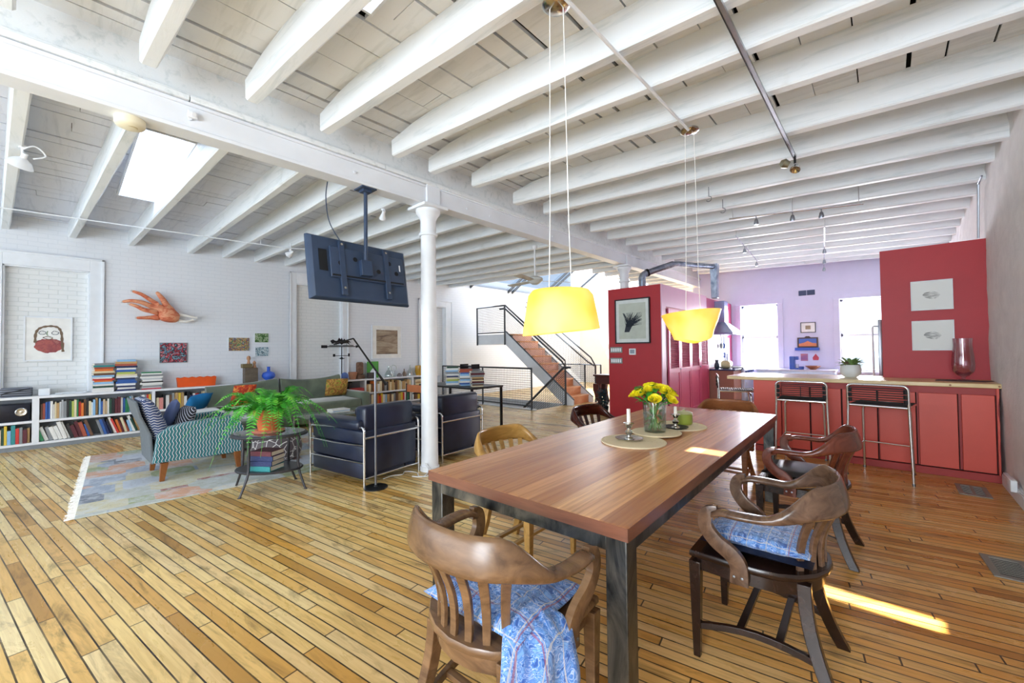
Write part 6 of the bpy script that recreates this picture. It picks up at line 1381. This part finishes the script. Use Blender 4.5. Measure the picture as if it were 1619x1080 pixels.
m = MB(); m.lathe([(0, 0), (.03, 0), (.045, .05), (.02, .08), (0, .08)], 18); o = m.build('spot_cup', M_BRASSY, t, loc=(-.045, 2.46, -.07), rot=(R_(20), R_(-60), 0)); m = MB(); m.lathe([(0, 0), (.03, .01), (.045, .05), (.043, .055), (0, .03)], 18); m.build('spot_reflector', M_CHROME, t, loc=(.01, 2.5, -.08), rot=(R_(150), R_(10), 0)); m = MB(); m.cyl((0, 2.49, 0), (0, 2.49, -.06), .01, 8); m.build('swivel', M_BLACK, t)
m = MB(); m.tube([(-1.22, -.5, 3.205), (-1.205, 1.9, 3.203), (-1.20, 3.55, 3.203)], .011, 8); o = m.build('conduit', M_WHITE); tag(o, 'thin white conduit between the two pendant lamp canopies', 'conduit')
def rail(label, a, b, spots):
    t = thing('rail_light', label, 'track light', a, 0, 'kitchen ceiling light rails'); A = Vector(a); d = Vector(b)-A; m = MB(); m.tube([(0, 0, 0), d], .009, 6); m.build('rail', M_CHROME, t)
    for q in (.03, .5, .97): c = d*q; m = MB(); m.cyl(c, c+Vector((0, 0, .335)), .005, 6); m.build('standoff', M_CHROME, t)
    for k, s in enumerate(spots):
        c = d*s; m = MB(); m.cyl(c, c+Vector((0, 0, -.05)), .006, 8); m.lathe([(0, 0), (.026, .0), (.030, .02), (.02, .07), (.012, .08), (0, .08)], 16, c+Vector((0, 0, -.125))); m.build('spot_head', M_STEEL, t)
rail('ceiling rail with three grey spots above the bar', (-1.60, 6.30, 3.17), (-.18, 6.74, 3.14), (.22, .50, .71)); rail('ceiling rail with small spots left above the kitchen', (-1.76, 7.27, 3.16), (-1.95, 9.72, 3.15), (.35, .95)); rail('ceiling rail with small spots right above the kitchen', (-.644, 7.6, 3.13), (-.99, 11.3, 3.13), (.4, .7, .97))
for y, l in ((5.02, 'nearer small metal hook in the ceiling joists'), (5.57, 'farther small metal hook in the ceiling joists')):
    m = MB(); m.tube([(-1.484, y, 3.22), (-1.484, y, 3.11)]+[(-1.484+.03*math.sin(a), y, 3.08+.03*math.cos(a)) for a in [k*math.pi/6 for k in range(9)]], .005, 6); o = m.build('ceiling_hook', M_STEEL); tag(o, l, 'hook', 'ceiling hooks')
m = MB(); m.tube([(.785, 6.95, 2.56), (.785, 6.83, 3.14), (.785, 6.6, 3.16)], .010, 6); o = m.build('wall_conduit', M_STEEL); tag(o, 'thin conduit on right wall above the red wall', 'conduit')
# floor vents, outlet
def vent(label, x0, x1, y0, y1, rz=0):
    t = thing('floor_vent', label, 'vent', ((x0+x1)/2, (y0+y1)/2, 0), rz, 'floor vents by the right wall'); a, b = (x1-x0)/2, (y1-y0)/2
    m = MB(); m.box(-a, a, -b, -b+.035, .0005, .008); m.box(-a, a, b-.035, b, .0005, .008); m.box(-a, -a+.035, -b+.035, b-.035, .0005, .008); m.box(a-.035, a, -b+.035, b-.035, .0005, .008); m.box(-.01, .01, -b+.035, b-.035, .0005, .008); m.build('vent_frame', plain('vent_grey', '#8f8c84', .5, .4), t, bevel=.002)
    m = MB(); m.box(-a+.035, a-.035, -b+.035, b-.035, .0005, .003); m.build('vent_core', plain('vent_dark', '#3a3c3e', .6), t); m = MB(); n = 10
    for k in range(n): y = -b+.045+(2*b-.09)*k/(n-1); m.box(-a+.035, a-.035, y-.003, y+.003, .003, .006)
    m.build('louvers', plain('vent_grey', '#8f8c84', .5, .4), t)
vent('larger grey floor vent nearer the camera by right wall', .42, .76, 3.70, 4.04, R_(4)); vent('smaller grey floor vent in front of the red bar', .455, .66, 5.52, 5.90)
m = MB(); m.rbox(.755, .795, 5.50, 5.68, .09, .19, .006); o = m.build('wall_outlet', M_WHITE); tag(o, 'white plug-in unit low on the right wall baseboard', 'outlet')
m = MB(); m.rbox(-3.788, -3.76, .60, .66, 3.11, 3.16, .006); m.cyl((-3.76, .63, 3.135), (-3.74, .635, 3.125), .014, 12); o = m.build('small_sensor', M_WHITE); tag(o, 'small white sensor on the face of white girder', 'sensor')
